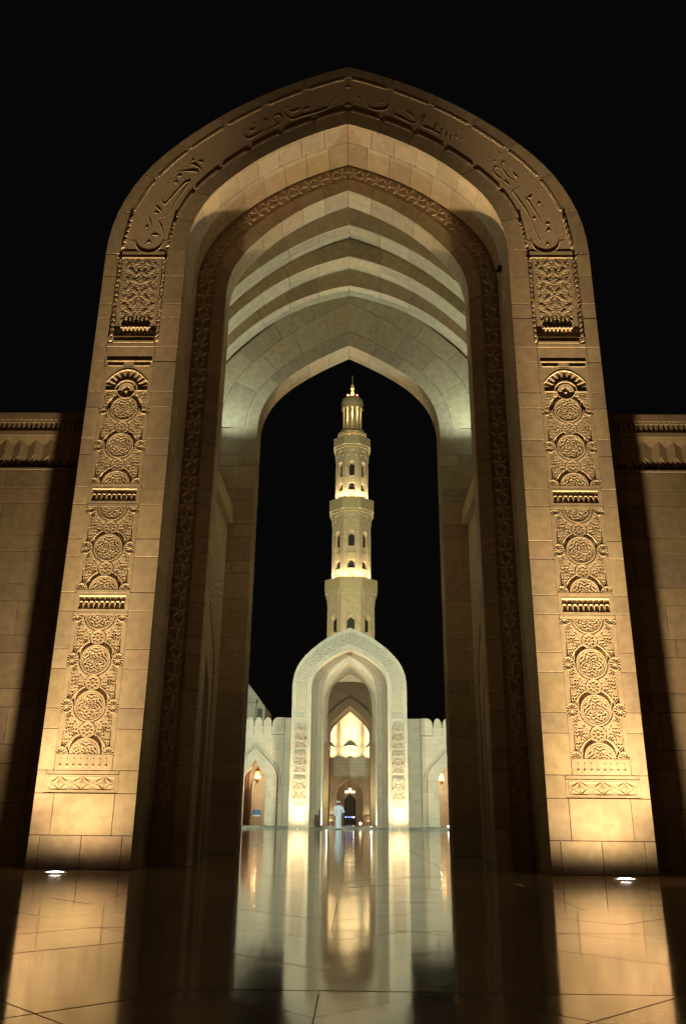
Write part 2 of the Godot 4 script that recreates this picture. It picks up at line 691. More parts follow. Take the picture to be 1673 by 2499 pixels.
# ---------------------------------------------------------------- paving
func clip_half(poly: PackedVector2Array, o: Vector2, nr: Vector2) -> PackedVector2Array:
	var r := PackedVector2Array()
	for i in poly.size():
		var a := poly[i]
		var b := poly[(i + 1) % poly.size()]
		var da := (a - o).dot(nr)
		var db := (b - o).dot(nr)
		if da >= 0.0:
			r.append(a)
		if (da > 0.0 and db < 0.0) or (da < 0.0 and db > 0.0):
			r.append(a.lerp(b, da / (da - db)))
	return r

func split(list: Array, o: Vector2, nr: Vector2, gap: float) -> Array:
	var r := []
	for p in list:
		for s in [1.0, -1.0]:
			var q := clip_half(p, o + nr * gap * s, nr * s)
			if q.size() > 2:
				var ar := 0.0
				for i in q.size():
					ar += q[i].cross(q[(i + 1) % q.size()])
				if absf(ar) > 0.004:
					r.append(q)
	return r

func build_floor() -> void:
	# the bed of the paving, out to the horizon
	var g := Geo.new()
	g.box(Vector3(-300, -0.3, -400), Vector3(300, -0.012, 60))
	struct(g, "ground", M.grout)
	# near paving: slabs cut by a lattice of straight and slanting joints
	var near := struct_node("plaza_paving")
	const S := 1.72
	var flat := Transform3D(Basis(Vector3.RIGHT, Vector3(0, 0, -1), Vector3.UP), Vector3.ZERO)
	var count := 0
	var rest := Geo.new()
	for j in range(-1, 6):
		for i in range(-5, 5):
			var x0 := 0.04 + S * i
			var d0 := 3.36 + S * (j - 1)      # distance in front of the camera, so world z is minus this
			var cell := PackedVector2Array([Vector2(x0, d0), Vector2(x0 + S, d0), Vector2(x0 + S, d0 + S), Vector2(x0, d0 + S)])
			var gp := 0.0042 if i in [-1, 0] else 0.003
			var list := split([cell], Vector2(x0 + S * 0.5, d0), Vector2(0, 1), gp * 1.2)
			list = split(list, Vector2(x0, d0 + S), Vector2(0, 1), gp)
			list = split(list, Vector2(x0, d0 + 0.43), Vector2(1, -1).normalized(), gp)
			list = split(list, Vector2(x0, d0 + 0.43 + S * 0.5), Vector2(1, -1).normalized(), gp * 0.7)
			list = split(list, Vector2(x0 + S, d0 + 0.43), Vector2(-1, -1).normalized(), gp)
			list = split(list, Vector2(x0 + S, d0 + 0.43 + S * 0.5), Vector2(-1, -1).normalized(), gp * 0.7)
			if (i + j) % 2 == 0:
				list = split(list, Vector2(x0, d0), Vector2(1, 0), gp)
			for q in list:
				var h := -0.0006 * (rng.randi() % 3)
				var mid := Vector2.ZERO
				for v in q:
					mid += v / q.size()
				if absf(mid.x) < 0.62 * mid.y + 0.9 and mid.y > 0.9 and mid.y < 9.6 and count < 290:
					var gg := Geo.new()
					var tl := Basis(Vector3.RIGHT, rng.randf_range(-0.0011, 0.0011)) * Basis(Vector3.BACK, rng.randf_range(-0.0008, 0.0008))
					var m3 := Vector3(mid.x, 0, -mid.y)
					gg.prism(q, -0.02, h, Transform3D(tl * flat.basis, m3 - tl * m3))
					put(gg, "paving_slab", M.marble[rng.randi() % 3], near)
					count += 1
				else:
					rest.prism(q, -0.02, h, flat)
	var r := put(rest, "outer_slabs", M.marble[0], near)
	r.set_meta("kind", "stuff")
	# the court beyond, in big slabs whose joints are hair-fine from here
	var far := struct_node("court_paving")
	for b in [[-40.0, 40.0, 11.96, 54.9], [-40.0, -8.56, -20.0, 11.95], [8.64, 40.0, -20.0, 11.95], [-8.55, 8.63, -20.0, -0.09]]:
		var gg := Geo.new()
		var w := 3.44
		var y: float = b[2]
		while y < b[3] - 0.01:
			var y1: float = minf(y + w, b[3])
			var x: float = b[0]
			while x < b[1] - 0.01:
				var x1: float = minf(x + w, b[1])
				var q := PackedVector2Array([Vector2(x + 0.004, y + 0.004), Vector2(x1 - 0.004, y + 0.004), Vector2(x1 - 0.004, y1 - 0.004), Vector2(x + 0.004, y1 - 0.004)])
				var list := [q]
				if y > 11.0 and absf(x) < 9.0:
					list = split(list, Vector2(x, y), Vector2(1, -1).normalized(), 0.004)
				for e in list:
					gg.prism(e, -0.02, -0.0006 * (rng.randi() % 3), flat)
				x = x1
			y = y1
		var o := put(gg, "big_slabs", M.marble[1], far)
		o.set_meta("kind", "stuff")
	# raised terrace behind the inner portal line
	g = Geo.new()
	g.box(Vector3(-40, -0.02, -120), Vector3(40, 0.085, -54.95))
	g.box(Vector3(-40, 0.085, -120), Vector3(40, 0.17, -55.30))
	struct(g, "terrace", M.marble[2])

func struct_node(called: String) -> Node3D:
	var o := Node3D.new()
	o.name = numbered(called)
	add_child(o, true)
	o.set_meta("kind", "structure")
	return o

# ---------------------------------------------------------------- the near gateway
var C_OUT: Dictionary
var C_OUTC: Dictionary
var C_IN: Dictionary
var C_SHELL: Dictionary
var C_INB: Dictionary
var C_2: Dictionary
var C_2B: Dictionary
var C_REAR: Dictionary
var C_REARB: Dictionary

func curves() -> void:
	C_OUT = arch(3.66, 8.60, 2.90, 42, 12.385)
	C_OUTC = arch(3.63, 8.60, 2.88, 42, 12.35)
	C_SHELL = arch(3.63, 8.95, 2.88, 42, 13.05)
	C_IN = arch(2.43, 8.70, 1.80, 42, 11.145)
	C_INB = arch(2.48, 8.70, 1.85, 42, 11.20)
	C_2 = arch(1.95, 8.50, 1.40, 36, 10.60)
	C_2B = arch(2.00, 8.50, 1.45, 36, 10.66)
	C_REAR = arch(1.82, 7.90, 1.50, 42, 9.85, 0.35)
	C_REARB = arch(1.87, 7.90, 1.55, 42, 9.91, 0.35)

func courses(y0: float, y1: float, first_long := true) -> Array:
	var r := [y0]
	var y := y0
	var lng := first_long
	while y < y1 - 0.3:
		y += 0.4875 if lng else 0.2475
		lng = not lng
		r.append(y)
	if y1 - r[r.size() - 1] > 0.12:
		r.append(y1)
	else:
		r[r.size() - 1] = y1
	return r

func face_block(parent: Node3D, s: float, x0: float, x1: float, y0: float, y1: float, zf: float, called := "stone_block", dep := 0.05) -> void:
	var g := Geo.new()
	const G := 0.0035
	var a := minf(x0 * s, x1 * s)
	var b := maxf(x0 * s, x1 * s)
	g.bbox(Vector3(a + G, y0 + G, zf - dep), Vector3(b - G, y1 - G, zf + rng.randf_range(-0.0012, 0.0012)), 0.003)
	put(g, called, stone(), parent)

func build_gateway() -> void:
	curves()
	const Z := -10.4
	var t := thing("gateway", "tall pointed sandstone gateway with carved pillars and an inscribed arch, nearest the camera", "gateway", Vector3(0, 0, Z))
	M.med_mesh = relief(-0.355, 0.355, 0.0, 0.5717, 0.0045, h_medallion)
	M.cornice_mesh = relief(-0.355, 0.355, 0.0, 0.245, 0.005, h_cornice)
	M.fan_mesh = relief(-0.355, 0.355, -0.055, 0.62, 0.005, h_fan)
	M.star_mesh = relief(-0.44, 0.44, 0.0, 0.20, 0.005, h_star)
	M.foliage_mesh = relief(-0.30, 0.30, 0.0, 1.22, 0.0055, h_foliage)
	for s in [-1.0, 1.0]:
		var g := Geo.new()
		var xa := minf(s * 2.475, s * 3.655)
		var xb := maxf(s * 2.475, s * 3.655)
		g.box(Vector3(xa, 0, -11.29), Vector3(xb, 8.56, Z - 0.05))
		var pil := put(g, "pillar", M.stone[0], t)
		# plinth courses
		for x in [[2.43, 2.555], [2.555, 3.035], [3.035, 3.53], [3.53, 3.66]]:
			face_block(pil, s, x[0], x[1], 0.0, 0.368, Z)
		for x in [[2.43, 2.69], [2.69, 3.42], [3.42, 3.66]]:
			face_block(pil, s, x[0], x[1], 0.368, 0.837, Z)
		face_block(pil, s, 2.43, 2.669, 0.837, 1.10, Z)
		face_block(pil, s, 3.549, 3.66, 0.837, 1.10, Z)
		face_block(pil, s, 2.669, 3.549, 1.054, 1.10, Z)
		place(M.star_mesh, "star_band", M.carved, pil, Transform3D(Basis.IDENTITY, Vector3(s * 3.109, 0.846, Z - 0.002)))
		# coursed blocks on both sides of the carved panel
		var ys := courses(1.10, 8.56)
		for i in ys.size() - 1:
			var top: bool = i == ys.size() - 2
			face_block(pil, s, 2.43, 2.757, ys[i], 8.70 if top else ys[i + 1], Z)
			face_block(pil, s, 3.467, 3.66, ys[i], 8.60 if top else ys[i + 1], Z)
		face_block(pil, s, 2.757, 3.467, 8.562, 8.66, Z - 0.001, "panel_block", 0.04)
		# the carved panel, from the foot up
		var cx: float = s * 3.112
		var zp := Z - 0.003
		for f in [[1.10, 1.29], [3.005, 3.052], [3.297, 3.348], [4.4914, 4.545], [4.790, 4.836], [6.660, 6.98]]:
			face_block(pil, s, 2.757, 3.467, f[0], f[1], zp, "panel_block", 0.04)
		for y in [1.29, 1.8617, 2.4334, 3.348, 3.9197, 4.836, 5.4077]:
			place(M.med_mesh, "carved_medallion", M.carved, pil, Transform3D(Basis(Vector3.RIGHT, Vector3.UP, Vector3.BACK * (0.85 if y < 4.6 else 0.68)), Vector3(cx, y, zp)))
		for y in [3.052, 4.545]:
			place(M.cornice_mesh, "niche_band", M.carved, pil, Transform3D(Basis.IDENTITY, Vector3(cx, y, zp)))
		place(M.fan_mesh, "shell_niche", M.carved, pil, Transform3D(Basis(Vector3.RIGHT, Vector3.UP, Vector3.BACK * 0.5), Vector3(cx, 6.034, zp)))
		# small drops under the lowest panel
		g = Geo.new()
		for i in 8:
			var x: float = cx + (i - 3.5) * 0.078
			g.bbox(Vector3(x - 0.014, 1.135, zp - 0.01), Vector3(x + 0.014, 1.16, zp + 0.016), 0.006)
			g.bbox(Vector3(x - 0.008, 1.16, zp - 0.01), Vector3(x + 0.008, 1.235, zp + 0.008), 0.004)
		put(g, "drop_row", M.carved, pil)
		g = Geo.new()
		g.bbox(Vector3(cx - 0.325, 6.738, Z - 0.03), Vector3(cx + 0.325, 6.756, Z + 0.004), 0.003)
		put(g, "ledge", M.carved, pil)
		for d in [-1.0, 1.0]:
			g = Geo.new()
			g.bbox(Vector3(cx + d * 0.19 - 0.115, 6.66, Z - 0.03), Vector3(cx + d * 0.19 + 0.115, 6.672, Z + 0.004), 0.002)
			put(g, "ledge", M.carved, pil)
		# upper panel with foliage between roped edges
		face_block(pil, s, 2.757, 3.467, 6.98, 7.045, Z)
		face_block(pil, s, 2.757, 3.467, 7.045, 7.165, zp - 0.001, "panel_block", 0.04)
		place(M.foliage_mesh, "foliage_panel", M.carved, pil, Transform3D(Basis(Vector3.RIGHT, Vector3.UP, Vector3.BACK * 0.34), Vector3(s * 3.081, 7.34, Z - 0.003)))
		g = Geo.new()
		g.bbox(Vector3(s * 3.081 - 0.215, 7.165, Z - 0.05), Vector3(s * 3.081 + 0.215, 7.19, Z - 0.03), 0.004)
		g.bbox(Vector3(s * 3.081 - 0.215, 7.305, Z - 0.05), Vector3(s * 3.081 + 0.215, 7.332, Z + 0.004), 0.004)
		for i in 7:
			var x: float = s * 3.081 + (i - 3) * 0.058
			g.tube(Vector3(x, 7.23, Z - 0.035), Vector3(x, 7.31, Z - 0.006), 0.008, 0.024, 8)
		put(g, "small_cornice", M.carved, pil)
		g = Geo.new()
		g.bbox(Vector3(s * 3.081 - 0.30, 7.05, Z - 0.04), Vector3(s * 3.081 + 0.30, 7.085, Z + 0.004), 0.003)
		put(g, "sill", M.carved, pil)
		for e in [2.744, 3.418]:
			g = Geo.new()
			rope(g, Vector3(s * e, 7.05, Z), Vector3(s * e, 8.52, Z), 17)
			put(g, "rope_moulding", M.carved, pil)
		g = Geo.new()
		g.bbox(Vector3(minf(s * 2.70, s * 3.46), 8.535, Z - 0.03), Vector3(maxf(s * 2.70, s * 3.46), 8.552, Z + 0.003), 0.002)
		put(g, "ledge", M.carved, pil)
		# reveal: blocks lining the jamb
		var yr := courses(0.0, 8.69, false)
		for i in yr.size() - 1:
			var zz := [[-10.79, -10.452], [-11.298, -10.792]]
			for q in zz:
				g = Geo.new()
				g.box(Vector3(minf(s * 2.43, s * 2.474), yr[i] + 0.003, q[0] + 0.003), Vector3(maxf(s * 2.43, s * 2.474), yr[i + 1] - 0.003, q[1]))
				put(g, "reveal_block", stone(), pil)

	# arch of the front frame
	var g := Geo.new()
	g.prism(ring_poly(arch(3.655, 8.6, 2.9, 42, 12.38), C_INB, 8.565), -11.29, Z - 0.052)
	var fr := put(g, "arch_frame", M.stone[0], t)
	for s in [-1.0, 1.0]:
		for i in 7:
			var u0: float = 1.0 + i / 7.0
			var u1: float = 1.0 + (i + 1) / 7.0
			put(voussoir(C_OUT, C_IN, u0, u1, 0.0, 0.19, Z - 0.05, Z, s), "arch_stone", stone(), fr)
			put(voussoir(C_OUT, C_IN, u0, u1, 0.77, 1.0, Z - 0.05, Z, s), "arch_stone", stone(), fr)
			put(voussoir(C_OUT, C_IN, u0, u1, 0.19, 0.77, Z - 0.05, Z - 0.005, s, 0.0, 0.001), "inscription_ground", M.stipple, fr)
		for e in [0.20, 0.76]:
			for i in 7:
				var u0: float = 1.0 + i / 7.0 + 0.012
				var u1: float = 1.0 + (i + 1) / 7.0 - 0.012
				if i < 1:
					g = Geo.new()
					var a := mix2(C_OUT, C_IN, u0, e)
					var b := mix2(C_OUT, C_IN, u1, e)
					rope(g, Vector3(a.x * s, a.y, Z), Vector3(b.x * s, b.y, Z), 6)
					put(g, "rope_moulding", M.carved, fr)
				else:
					put(voussoir(C_OUT, C_IN, u0, u1, e - 0.016, e + 0.016, Z - 0.04, Z + 0.003, s, 0.0, 0.0), "border_bar", M.carved, fr)
		# soffit of the front frame
		for i in 9:
			var u0: float = 1.0 + i / 9.0
			var u1: float = 1.0 + (i + 1) / 9.0
			put(voussoir(C_IN, C_INB, u0, u1, 0.0, 1.0, -10.79, -10.452, s), "soffit_stone", stone(), fr)
			put(voussoir(C_IN, C_INB, u0 + 0.02 if i > 0 else u0, u1 + 0.02 if i < 8 else u1, 0.0, 1.0, -11.298, -10.797, s), "soffit_stone", stone(), fr)
		# half ring and curls that close the inscription at the spring
		g = Geo.new()
		var c0 := Vector3(s * 3.016, 8.83, Z - 0.014)
		for k in 14:
			var a0 := PI + PI * k / 14.0
			var a1 := PI + PI * (k + 1) / 14.0
			g.tube(c0 + Vector3(cos(a0), sin(a0), 0) * 0.205, c0 + Vector3(cos(a1), sin(a1), 0) * 0.205, 0.016, 0.016, 6)
		for d in [-1.0, 1.0]:
			for k in 8:
				var a0 := TAU * k / 9.0
				var a1 := TAU * (k + 1) / 9.0
				var cc := c0 + Vector3(d * 0.245, 0.06, 0)
				g.tube(cc + Vector3(cos(a0), sin(a0), 0) * 0.045, cc + Vector3(cos(a1), sin(a1), 0) * 0.045, 0.011, 0.011, 5)
			for k in 4:
				g.tube(c0 + Vector3(d * (0.10 + 0.05 * k), -0.17 + 0.035 * k, 0), c0 + Vector3(d * (0.15 + 0.05 * k), -0.25 + 0.05 * k, 0), 0.012, 0.006, 5)
		put(g, "scroll_ornament", M.carved, fr)
	# raised calligraphy
	for s in [-1.0, 1.0]:
		g = Geo.new()
		for row in STROKES:
			var pts := []
			for w in (row[0] as String).split(" "):
				var xy := w.split(",")
				pts.append(Vector3(xy[0].to_float(), xy[1].to_float(), Z - 0.0158))
			if signf(pts[0].x) != s:
				continue
			var sm := []
			for i in pts.size() - 1:
				var pa: Vector3 = pts[maxi(i - 1, 0)]
				var pd: Vector3 = pts[mini(i + 2, pts.size() - 1)]
				for k in 4:
					sm.append((pts[i] as Vector3).cubic_interpolate(pts[i + 1], pa, pd, k / 4.0))
			sm.append(pts[pts.size() - 1])
			for i in sm.size() - 1:
				var w0 := 0.016 * (0.72 + 0.28 * sin(PI * i / (sm.size() - 1.0)))
				var w1 := 0.016 * (0.72 + 0.28 * sin(PI * (i + 1) / (sm.size() - 1.0)))
				g.tube(sm[i], sm[i + 1], w0, w1, 7)
				g.ball(sm[i + 1], w1, 7)
			g.ball(sm[0], 0.012, 7)
		put(g, "calligraphy", M.carved, fr)

	# second frame with its band of carved leaves
	g = Geo.new()
	g.prism(ring_poly(C_OUTC, C_2B), -11.70, -11.35)
	var f2 := put(g, "inner_frame", M.stone[2], t)
	var leaf := leaf_mesh()
	for s in [-1.0, 1.0]:
		var yr := courses(0.0, 8.5)
		for i in yr.size() - 1:
			put(voussoir(C_IN, C_2, yr[i] / 8.6, yr[i + 1] / 8.6, 0.0, 0.55, -11.36, -11.318, s, 0.0, 0.002, 1), "stone_block", stone(), f2)
			put(voussoir(C_IN, C_2, yr[i] / 8.6, yr[i + 1] / 8.6, 0.55, 1.0, -11.36, -11.30, s, 0.0, 0.004, 1), "stone_block", stone(), f2)
			g = Geo.new()
			g.box(Vector3(minf(s * 1.95, s * 1.995), yr[i] + 0.003, -11.70), Vector3(maxf(s * 1.95, s * 1.995), yr[i + 1] - 0.003, -11.362))
			put(g, "reveal_block", stone(), f2)
		for i in 7:
			var u0: float = 8.5 / 8.6 if i == 0 else 1.0 + i / 7.0
			var u1: float = 1.0 + (i + 1) / 7.0
			put(voussoir(C_IN, C_2, u0, u1, 0.0, 0.55, -11.36, -11.318, s, 0.0, 0.002), "arch_stone", stone(), f2)
			put(voussoir(C_IN, C_2, u0, u1, 0.55, 1.0, -11.36, -11.30, s), "arch_stone", stone(), f2)
			put(voussoir(C_2, C_2B, 1.0 + i / 7.0, u1, 0.0, 1.0, -11.70, -11.362, s), "soffit_stone", stone(), f2)
		var n := 38
		for i in n + 17:
			var u: float = (i + 0.5) / n if i < n else 1.0 + (i - n + 0.5) / 17.0
			var q := mix2(C_IN, C_2, u, 0.27)
			var q2 := mix2(C_IN, C_2, u + 0.004, 0.27)
			var d := (q2 - q).normalized()
			var b := Basis(Vector3(d.y, -d.x, 0), Vector3(d.x, d.y, 0), Vector3.BACK) if s > 0 else Basis(Vector3(-d.y, -d.x, 0), Vector3(-d.x, d.y, 0), Vector3.BACK)
			if s < 0:
				b = Basis(Vector3(d.y, d.x, 0), Vector3(-d.x, d.y, 0), Vector3.BACK)
			if i % 2 == 1:
				b = b * Basis(Vector3.BACK, PI)
			place(leaf, "carved_leaf", M.carved, f2, Transform3D(b, Vector3(q.x * s, q.y, -11.318)))

	# the vault: a plain front bay and three stepped ribs
	g = Geo.new()
	g.prism(ring_poly(C_SHELL, arch(3.0, 8.90, 2.7, 38, 12.65), 6.19), -13.80, -11.705)
	var vt := put(g, "vault", M.stone[3], t)
	var tops := [11.93, 11.485, 11.067]
	var zs := [-13.78, -14.21, -14.63, -15.0]
	var spring := [8.6, 8.3, 8.0]
	for k in 3:
		var rc := arch(3.0, spring[k], 2.55, 40, tops[k], 0.55)
		var ru := arch(3.06, spring[k], 2.6, 40, tops[k] + 0.07, 0.55)
		var rb := arch(3.5, spring[k] + 0.1, 2.9, 40, tops[k] + 0.62, 0.55)
		var gg := Geo.new()
		gg.prism(ring_poly(C_SHELL, ru, 6.19), zs[k + 1] - 0.002, zs[k] - 0.05)
		put(gg, "rib_core", M.stone[3], vt)
		for s in [-1.0, 1.0]:
			for i in 7:
				var u0: float = 1.0 + i / 7.0
				var u1: float = 1.0 + (i + 1) / 7.0
				var zm: float = lerpf(zs[k], zs[k + 1], 0.58)
				put(voussoir(rc, rb, u0, u1, 0.0, 1.0, zs[k] - 0.05, zs[k], s), "rib_stone", stone(), vt)
				put(voussoir(rc, ru, u0, u1, 0.0, 1.0, zm, zs[k] - 0.052, s), "rib_stone", stone(), vt)
				put(voussoir(rc, ru, u0, u1, 0.0, 1.0, zs[k + 1] + 0.001, zm - 0.006, s), "rib_stone", stone(), vt)

	# rear wall of the passage
	g = Geo.new()
	g.prism(ring_poly(C_SHELL, C_REARB), -15.55, -15.05)
	var rw := put(g, "rear_arch", M.stone[0], t)
	var ref := arch(3.0, 8.0, 2.4, 42, 11.45, 0.55)
	for s in [-1.0, 1.0]:
		var yr := courses(0.0, 7.94)
		for i in yr.size() - 1:
			var off := 0.25 if i % 2 == 0 else -0.1
			face_block(rw, s, 1.82, 2.28 + off, yr[i], yr[i + 1], -15.0)
			face_block(rw, s, 2.28 + off, 3.0, yr[i], yr[i + 1], -15.0)
			g = Geo.new()
			g.box(Vector3(minf(s * 1.82, s * 1.865), yr[i] + 0.003, -15.55), Vector3(maxf(s * 1.82, s * 1.865), yr[i + 1] - 0.003, -15.052))
			put(g, "reveal_block", stone(), rw)
		for i in 5:
			for k in [[0.0, 0.34], [0.34, 0.78], [0.78, 1.0]]:
				var sh := 0.06 if k[0] > 0.3 and k[0] < 0.5 else 0.0
				var u0: float = 1.0 + i / 5.0 + (sh if i > 0 else 0.0)
				var u1: float = 1.0 + (i + 1) / 5.0 + (sh if i < 4 else 0.0)
				put(voussoir(ref, C_REAR, u0, u1, k[0], k[1], -15.05, -15.0, s), "arch_stone", stone(), rw)
		for i in 6:
			put(voussoir(C_REAR, C_REARB, 1.0 + i / 6.0, 1.0 + (i + 1) / 6.0, 0.0, 1.0, -15.40, -15.052, s), "soffit_stone", stone(), rw)
			put(voussoir(C_REAR, C_REARB, 1.0 + i / 6.0, 1.0 + (i + 1) / 6.0, 0.0, 1.0, -15.55, -15.406, s), "soffit_stone", stone(), rw)

	# side walls of the passage, each with a low pointed doorway in a carved surround
	var along := Transform3D(Basis(Vector3(0, 0, -1), Vector3.UP, Vector3.RIGHT), Vector3.ZERO)
	var door := arch(0.68, 2.45, 0.5, 42, 3.32)
	for s in [-1.0, 1.0]:
		g = Geo.new()
		var poly := PackedVector2Array([Vector2(11.71, 0), Vector2(11.71, 6.17), Vector2(14.995, 6.17), Vector2(14.995, 0)])
		var w := whole(door)
		w = shifted(w, Vector2(13.42, 0))
		poly.append_array(w)
		g.prism(poly, s * 2.30, s * 3.60, along)
		var sw := put(g, "side_wall", M.stone[1], t)
		g = Geo.new()
		g.prism(shifted(ring_poly(arch(1.28, 4.1, 0.95, 42, 5.6), arch(0.95, 2.9, 0.7, 42, 4.1)), Vector2(13.42, 0)), s * 2.302, s * 2.275, along)
		put(g, "door_surround", M.lacework, sw)
		g = Geo.new()
		g.box(Vector3(minf(s * 2.2, s * 3.0), 5.86, -14.99), Vector3(maxf(s * 2.2, s * 3.0), 6.19, -11.72))
		put(g, "cornice", M.stone[1], sw)
	# little black fitting on the right-hand soffit
	g = Geo.new()
	g.box(Vector3(2.37, 8.70, -10.98), Vector3(2.44, 8.78, -10.90))
	g.tube(Vector3(2.39, 8.71, -10.94), Vector3(2.35, 8.67, -10.91), 0.02, 0.024, 10)
	put(g, "black_speaker", M.dark, t, "small black speaker fixed high in the right-hand reveal")

func rope(g: Geo, a: Vector3, b: Vector3, n: int) -> void:
	var d := (b - a) / n
	var side := d.cross(Vector3.BACK).normalized()
	for i in n:
		var o := a + d * i
		var f := [o - side * 0.022 + d * 0.05, o + side * 0.022 + d * 0.30, o + side * 0.022 + d * 0.98, o - side * 0.022 + d * 0.70]
		var top := []
		var bot := []
		for k in 4:
			var q: Vector3 = f[k]
			bot.append(q + Vector3(0, 0, -0.03))
			top.append(q.lerp((f[0] + f[2]) * 0.5, 0.25) + Vector3(0, 0, 0.015))
		g.hexa(top, bot)

func leaf_mesh() -> ArrayMesh:   # a three-lobed chip-carved leaf, about 0.2 m
	var g := Geo.new()
	var tip := Vector3(0, 0, 0.004)
	var out := [Vector2(0, 0.105), Vector2(0.03, 0.05), Vector2(0.115, 0.035), Vector2(0.055, -0.015), Vector2(0.075, -0.095), Vector2(0.0, -0.045), Vector2(-0.075, -0.095), Vector2(-0.055, -0.015), Vector2(-0.115, 0.035), Vector2(-0.03, 0.05)]
	var cen := Vector3(0, 0, 0.014)
	for i in out.size():
		var a: Vector2 = out[i]
		var b: Vector2 = out[(i + 1) % out.size()]
		var za := 0.034 if i % 2 == 0 else 0.006
		var zb := 0.034 if (i + 1) % 2 == 0 else 0.006
		var p := Vector3(a.x, a.y, za)
		var q := Vector3(b.x, b.y, zb)
		var nr := (p - cen).cross(q - cen).normalized()
		if nr.z < 0:
			nr = -nr
		g.tri(cen, p, q, nr)
		var p0 := Vector3(a.x, a.y, -0.01)
		var q0 := Vector3(b.x, b.y, -0.01)
		g.quad_o(p, q, q0, p0, Vector3.ZERO)
	return g.mesh(Vector3.ZERO)

# ---------------------------------------------------------------- the walls on both sides of the gateway
func build_flank_wall(s: float) -> void:
	const Z := -11.35
	var t := thing("boundary_wall", "long sandstone wall with a cut stone frieze running off to the %s of the tall gateway" % ("left" if s < 0 else "right"), "wall", Vector3(s * 3.66, 0, Z), "walls beside the gateway")
	var x0 := 3.66
	var x1 := 30.0
	var g := Geo.new()
	var a := minf(s * x0, s * x1)
	var b := maxf(s * x0, s * x1)
	g.box(Vector3(a, 0, -12.3), Vector3(b, 5.46, Z - 0.06))
	g.box(Vector3(a, 5.46, -12.3), Vector3(b, 6.0, Z - 0.14))
	g.box(Vector3(a, 6.0, -12.3), Vector3(b, 6.36, Z - 0.03))
	put(g, "wall_core", M.stone[2], t)
	# coursed blocks
	var ys := courses(0.0, 5.43)
	for i in ys.size() - 1:
		var x := x0
		var first := rng.randf_range(0.35, 0.95)
		while x < 9.0:
			var w := first if x == x0 else rng.randf_range(0.75, 1.1)
			face_block(t, s, x, minf(x + w, 9.0), ys[i], ys[i + 1], Z, "stone_block", 0.06)
			x += w
	g = Geo.new()
	g.box(Vector3(minf(s * 9.0, s * x1), 0, Z - 0.06), Vector3(maxf(s * 9.0, s * x1), 5.43, Z))
	put(g, "plain_stretch", M.masonry, t)
	# sill under the frieze, plain band, dentils and coping
	g = Geo.new()
	g.bbox(Vector3(a, 5.435, Z - 0.14), Vector3(b, 5.475, Z + 0.012), 0.008)
	put(g, "sill", M.stone[3], t)
	g = Geo.new()
	g.bbox(Vector3(a, 6.0, Z - 0.03), Vector3(b, 6.085, Z + 0.02), 0.008)
	put(g, "band", M.stone[1], t)
	g = Geo.new()
	g.bbox(Vector3(a, 6.255, Z - 0.03), Vector3(b, 6.385, Z + 0.03), 0.008)
	put(g, "coping", M.stone[4], t)
	g = Geo.new()
	var x := x0 + 0.04
	while x < 9.0:
		g.bbox(Vector3(s * x - 0.024, 6.088, Z - 0.03), Vector3(s * x + 0.024, 6.215, Z + 0.004), 0.008)
		g.bbox(Vector3(s * x - 0.030, 6.215, Z - 0.03), Vector3(s * x + 0.030, 6.25, Z + 0.022), 0.008)
		x += 0.076
	put(g, "dentil_row", M.stone[0], t)
	# the frieze of pointed stone teeth
	var tm := tooth_mesh()
	x = x0 + 0.13
	while x < 9.5:
		place(tm, "frieze_tooth", M.stone[1], t, Transform3D(Basis.IDENTITY, Vector3(s * x, 5.48, Z - 0.14)))
		x += 0.226

func tooth_mesh() -> ArrayMesh:
	var g := Geo.new()
	const W := 0.112
	const D := 0.135
	var cen := Vector3(0, 0.3, 0.02)
	var lb := Vector3(-W, 0.055, 0.10)
	var lt := Vector3(-W, 0.37, 0.10)
	var mb := Vector3(0, 0.21, D)
	var mt := Vector3(0, 0.46, D)
	var rb := Vector3(W, 0.055, 0.10)
	var rt := Vector3(W, 0.37, 0.10)
	g.quad_o(lb, mb, mt, lt, cen)
	g.quad_o(mb, rb, rt, mt, cen)
	# undersides and the coved spandrels above
	g.quad_o(lb, mb, Vector3(0, 0.21, 0), Vector3(-W, 0.055, 0), cen)
	g.quad_o(rb, mb, Vector3(0, 0.21, 0), Vector3(W, 0.055, 0), cen)
	g.quad_o(lt, mt, Vector3(0, 0.515, D + 0.012), Vector3(-W, 0.515, D + 0.012), Vector3(0, 0.2, -0.5))
	g.quad_o(rt, mt, Vector3(0, 0.515, D + 0.012), Vector3(W, 0.515, D + 0.012), Vector3(0, 0.2, -0.5))
	# the small bracket in front of each tooth's foot, with its own ledge
	g.hexa([Vector3(-0.05, 0.03, D * 0.62), Vector3(0.0, 0.075, D * 0.84), Vector3(0.0, 0.195, D * 0.88), Vector3(-0.05, 0.195, D * 0.66)],
		[Vector3(-0.05, 0.03, 0.02), Vector3(0.0, 0.075, 0.02), Vector3(0.0, 0.195, 0.02), Vector3(-0.05, 0.195, 0.02)])
	g.hexa([Vector3(0.05, 0.03, D * 0.62), Vector3(0.0, 0.075, D * 0.84), Vector3(0.0, 0.195, D * 0.88), Vector3(0.05, 0.195, D * 0.66)],
		[Vector3(0.05, 0.03, 0.02), Vector3(0.0, 0.075, 0.02), Vector3(0.0, 0.195, 0.02), Vector3(0.05, 0.195, 0.02)])
	return g.mesh(Vector3.ZERO)

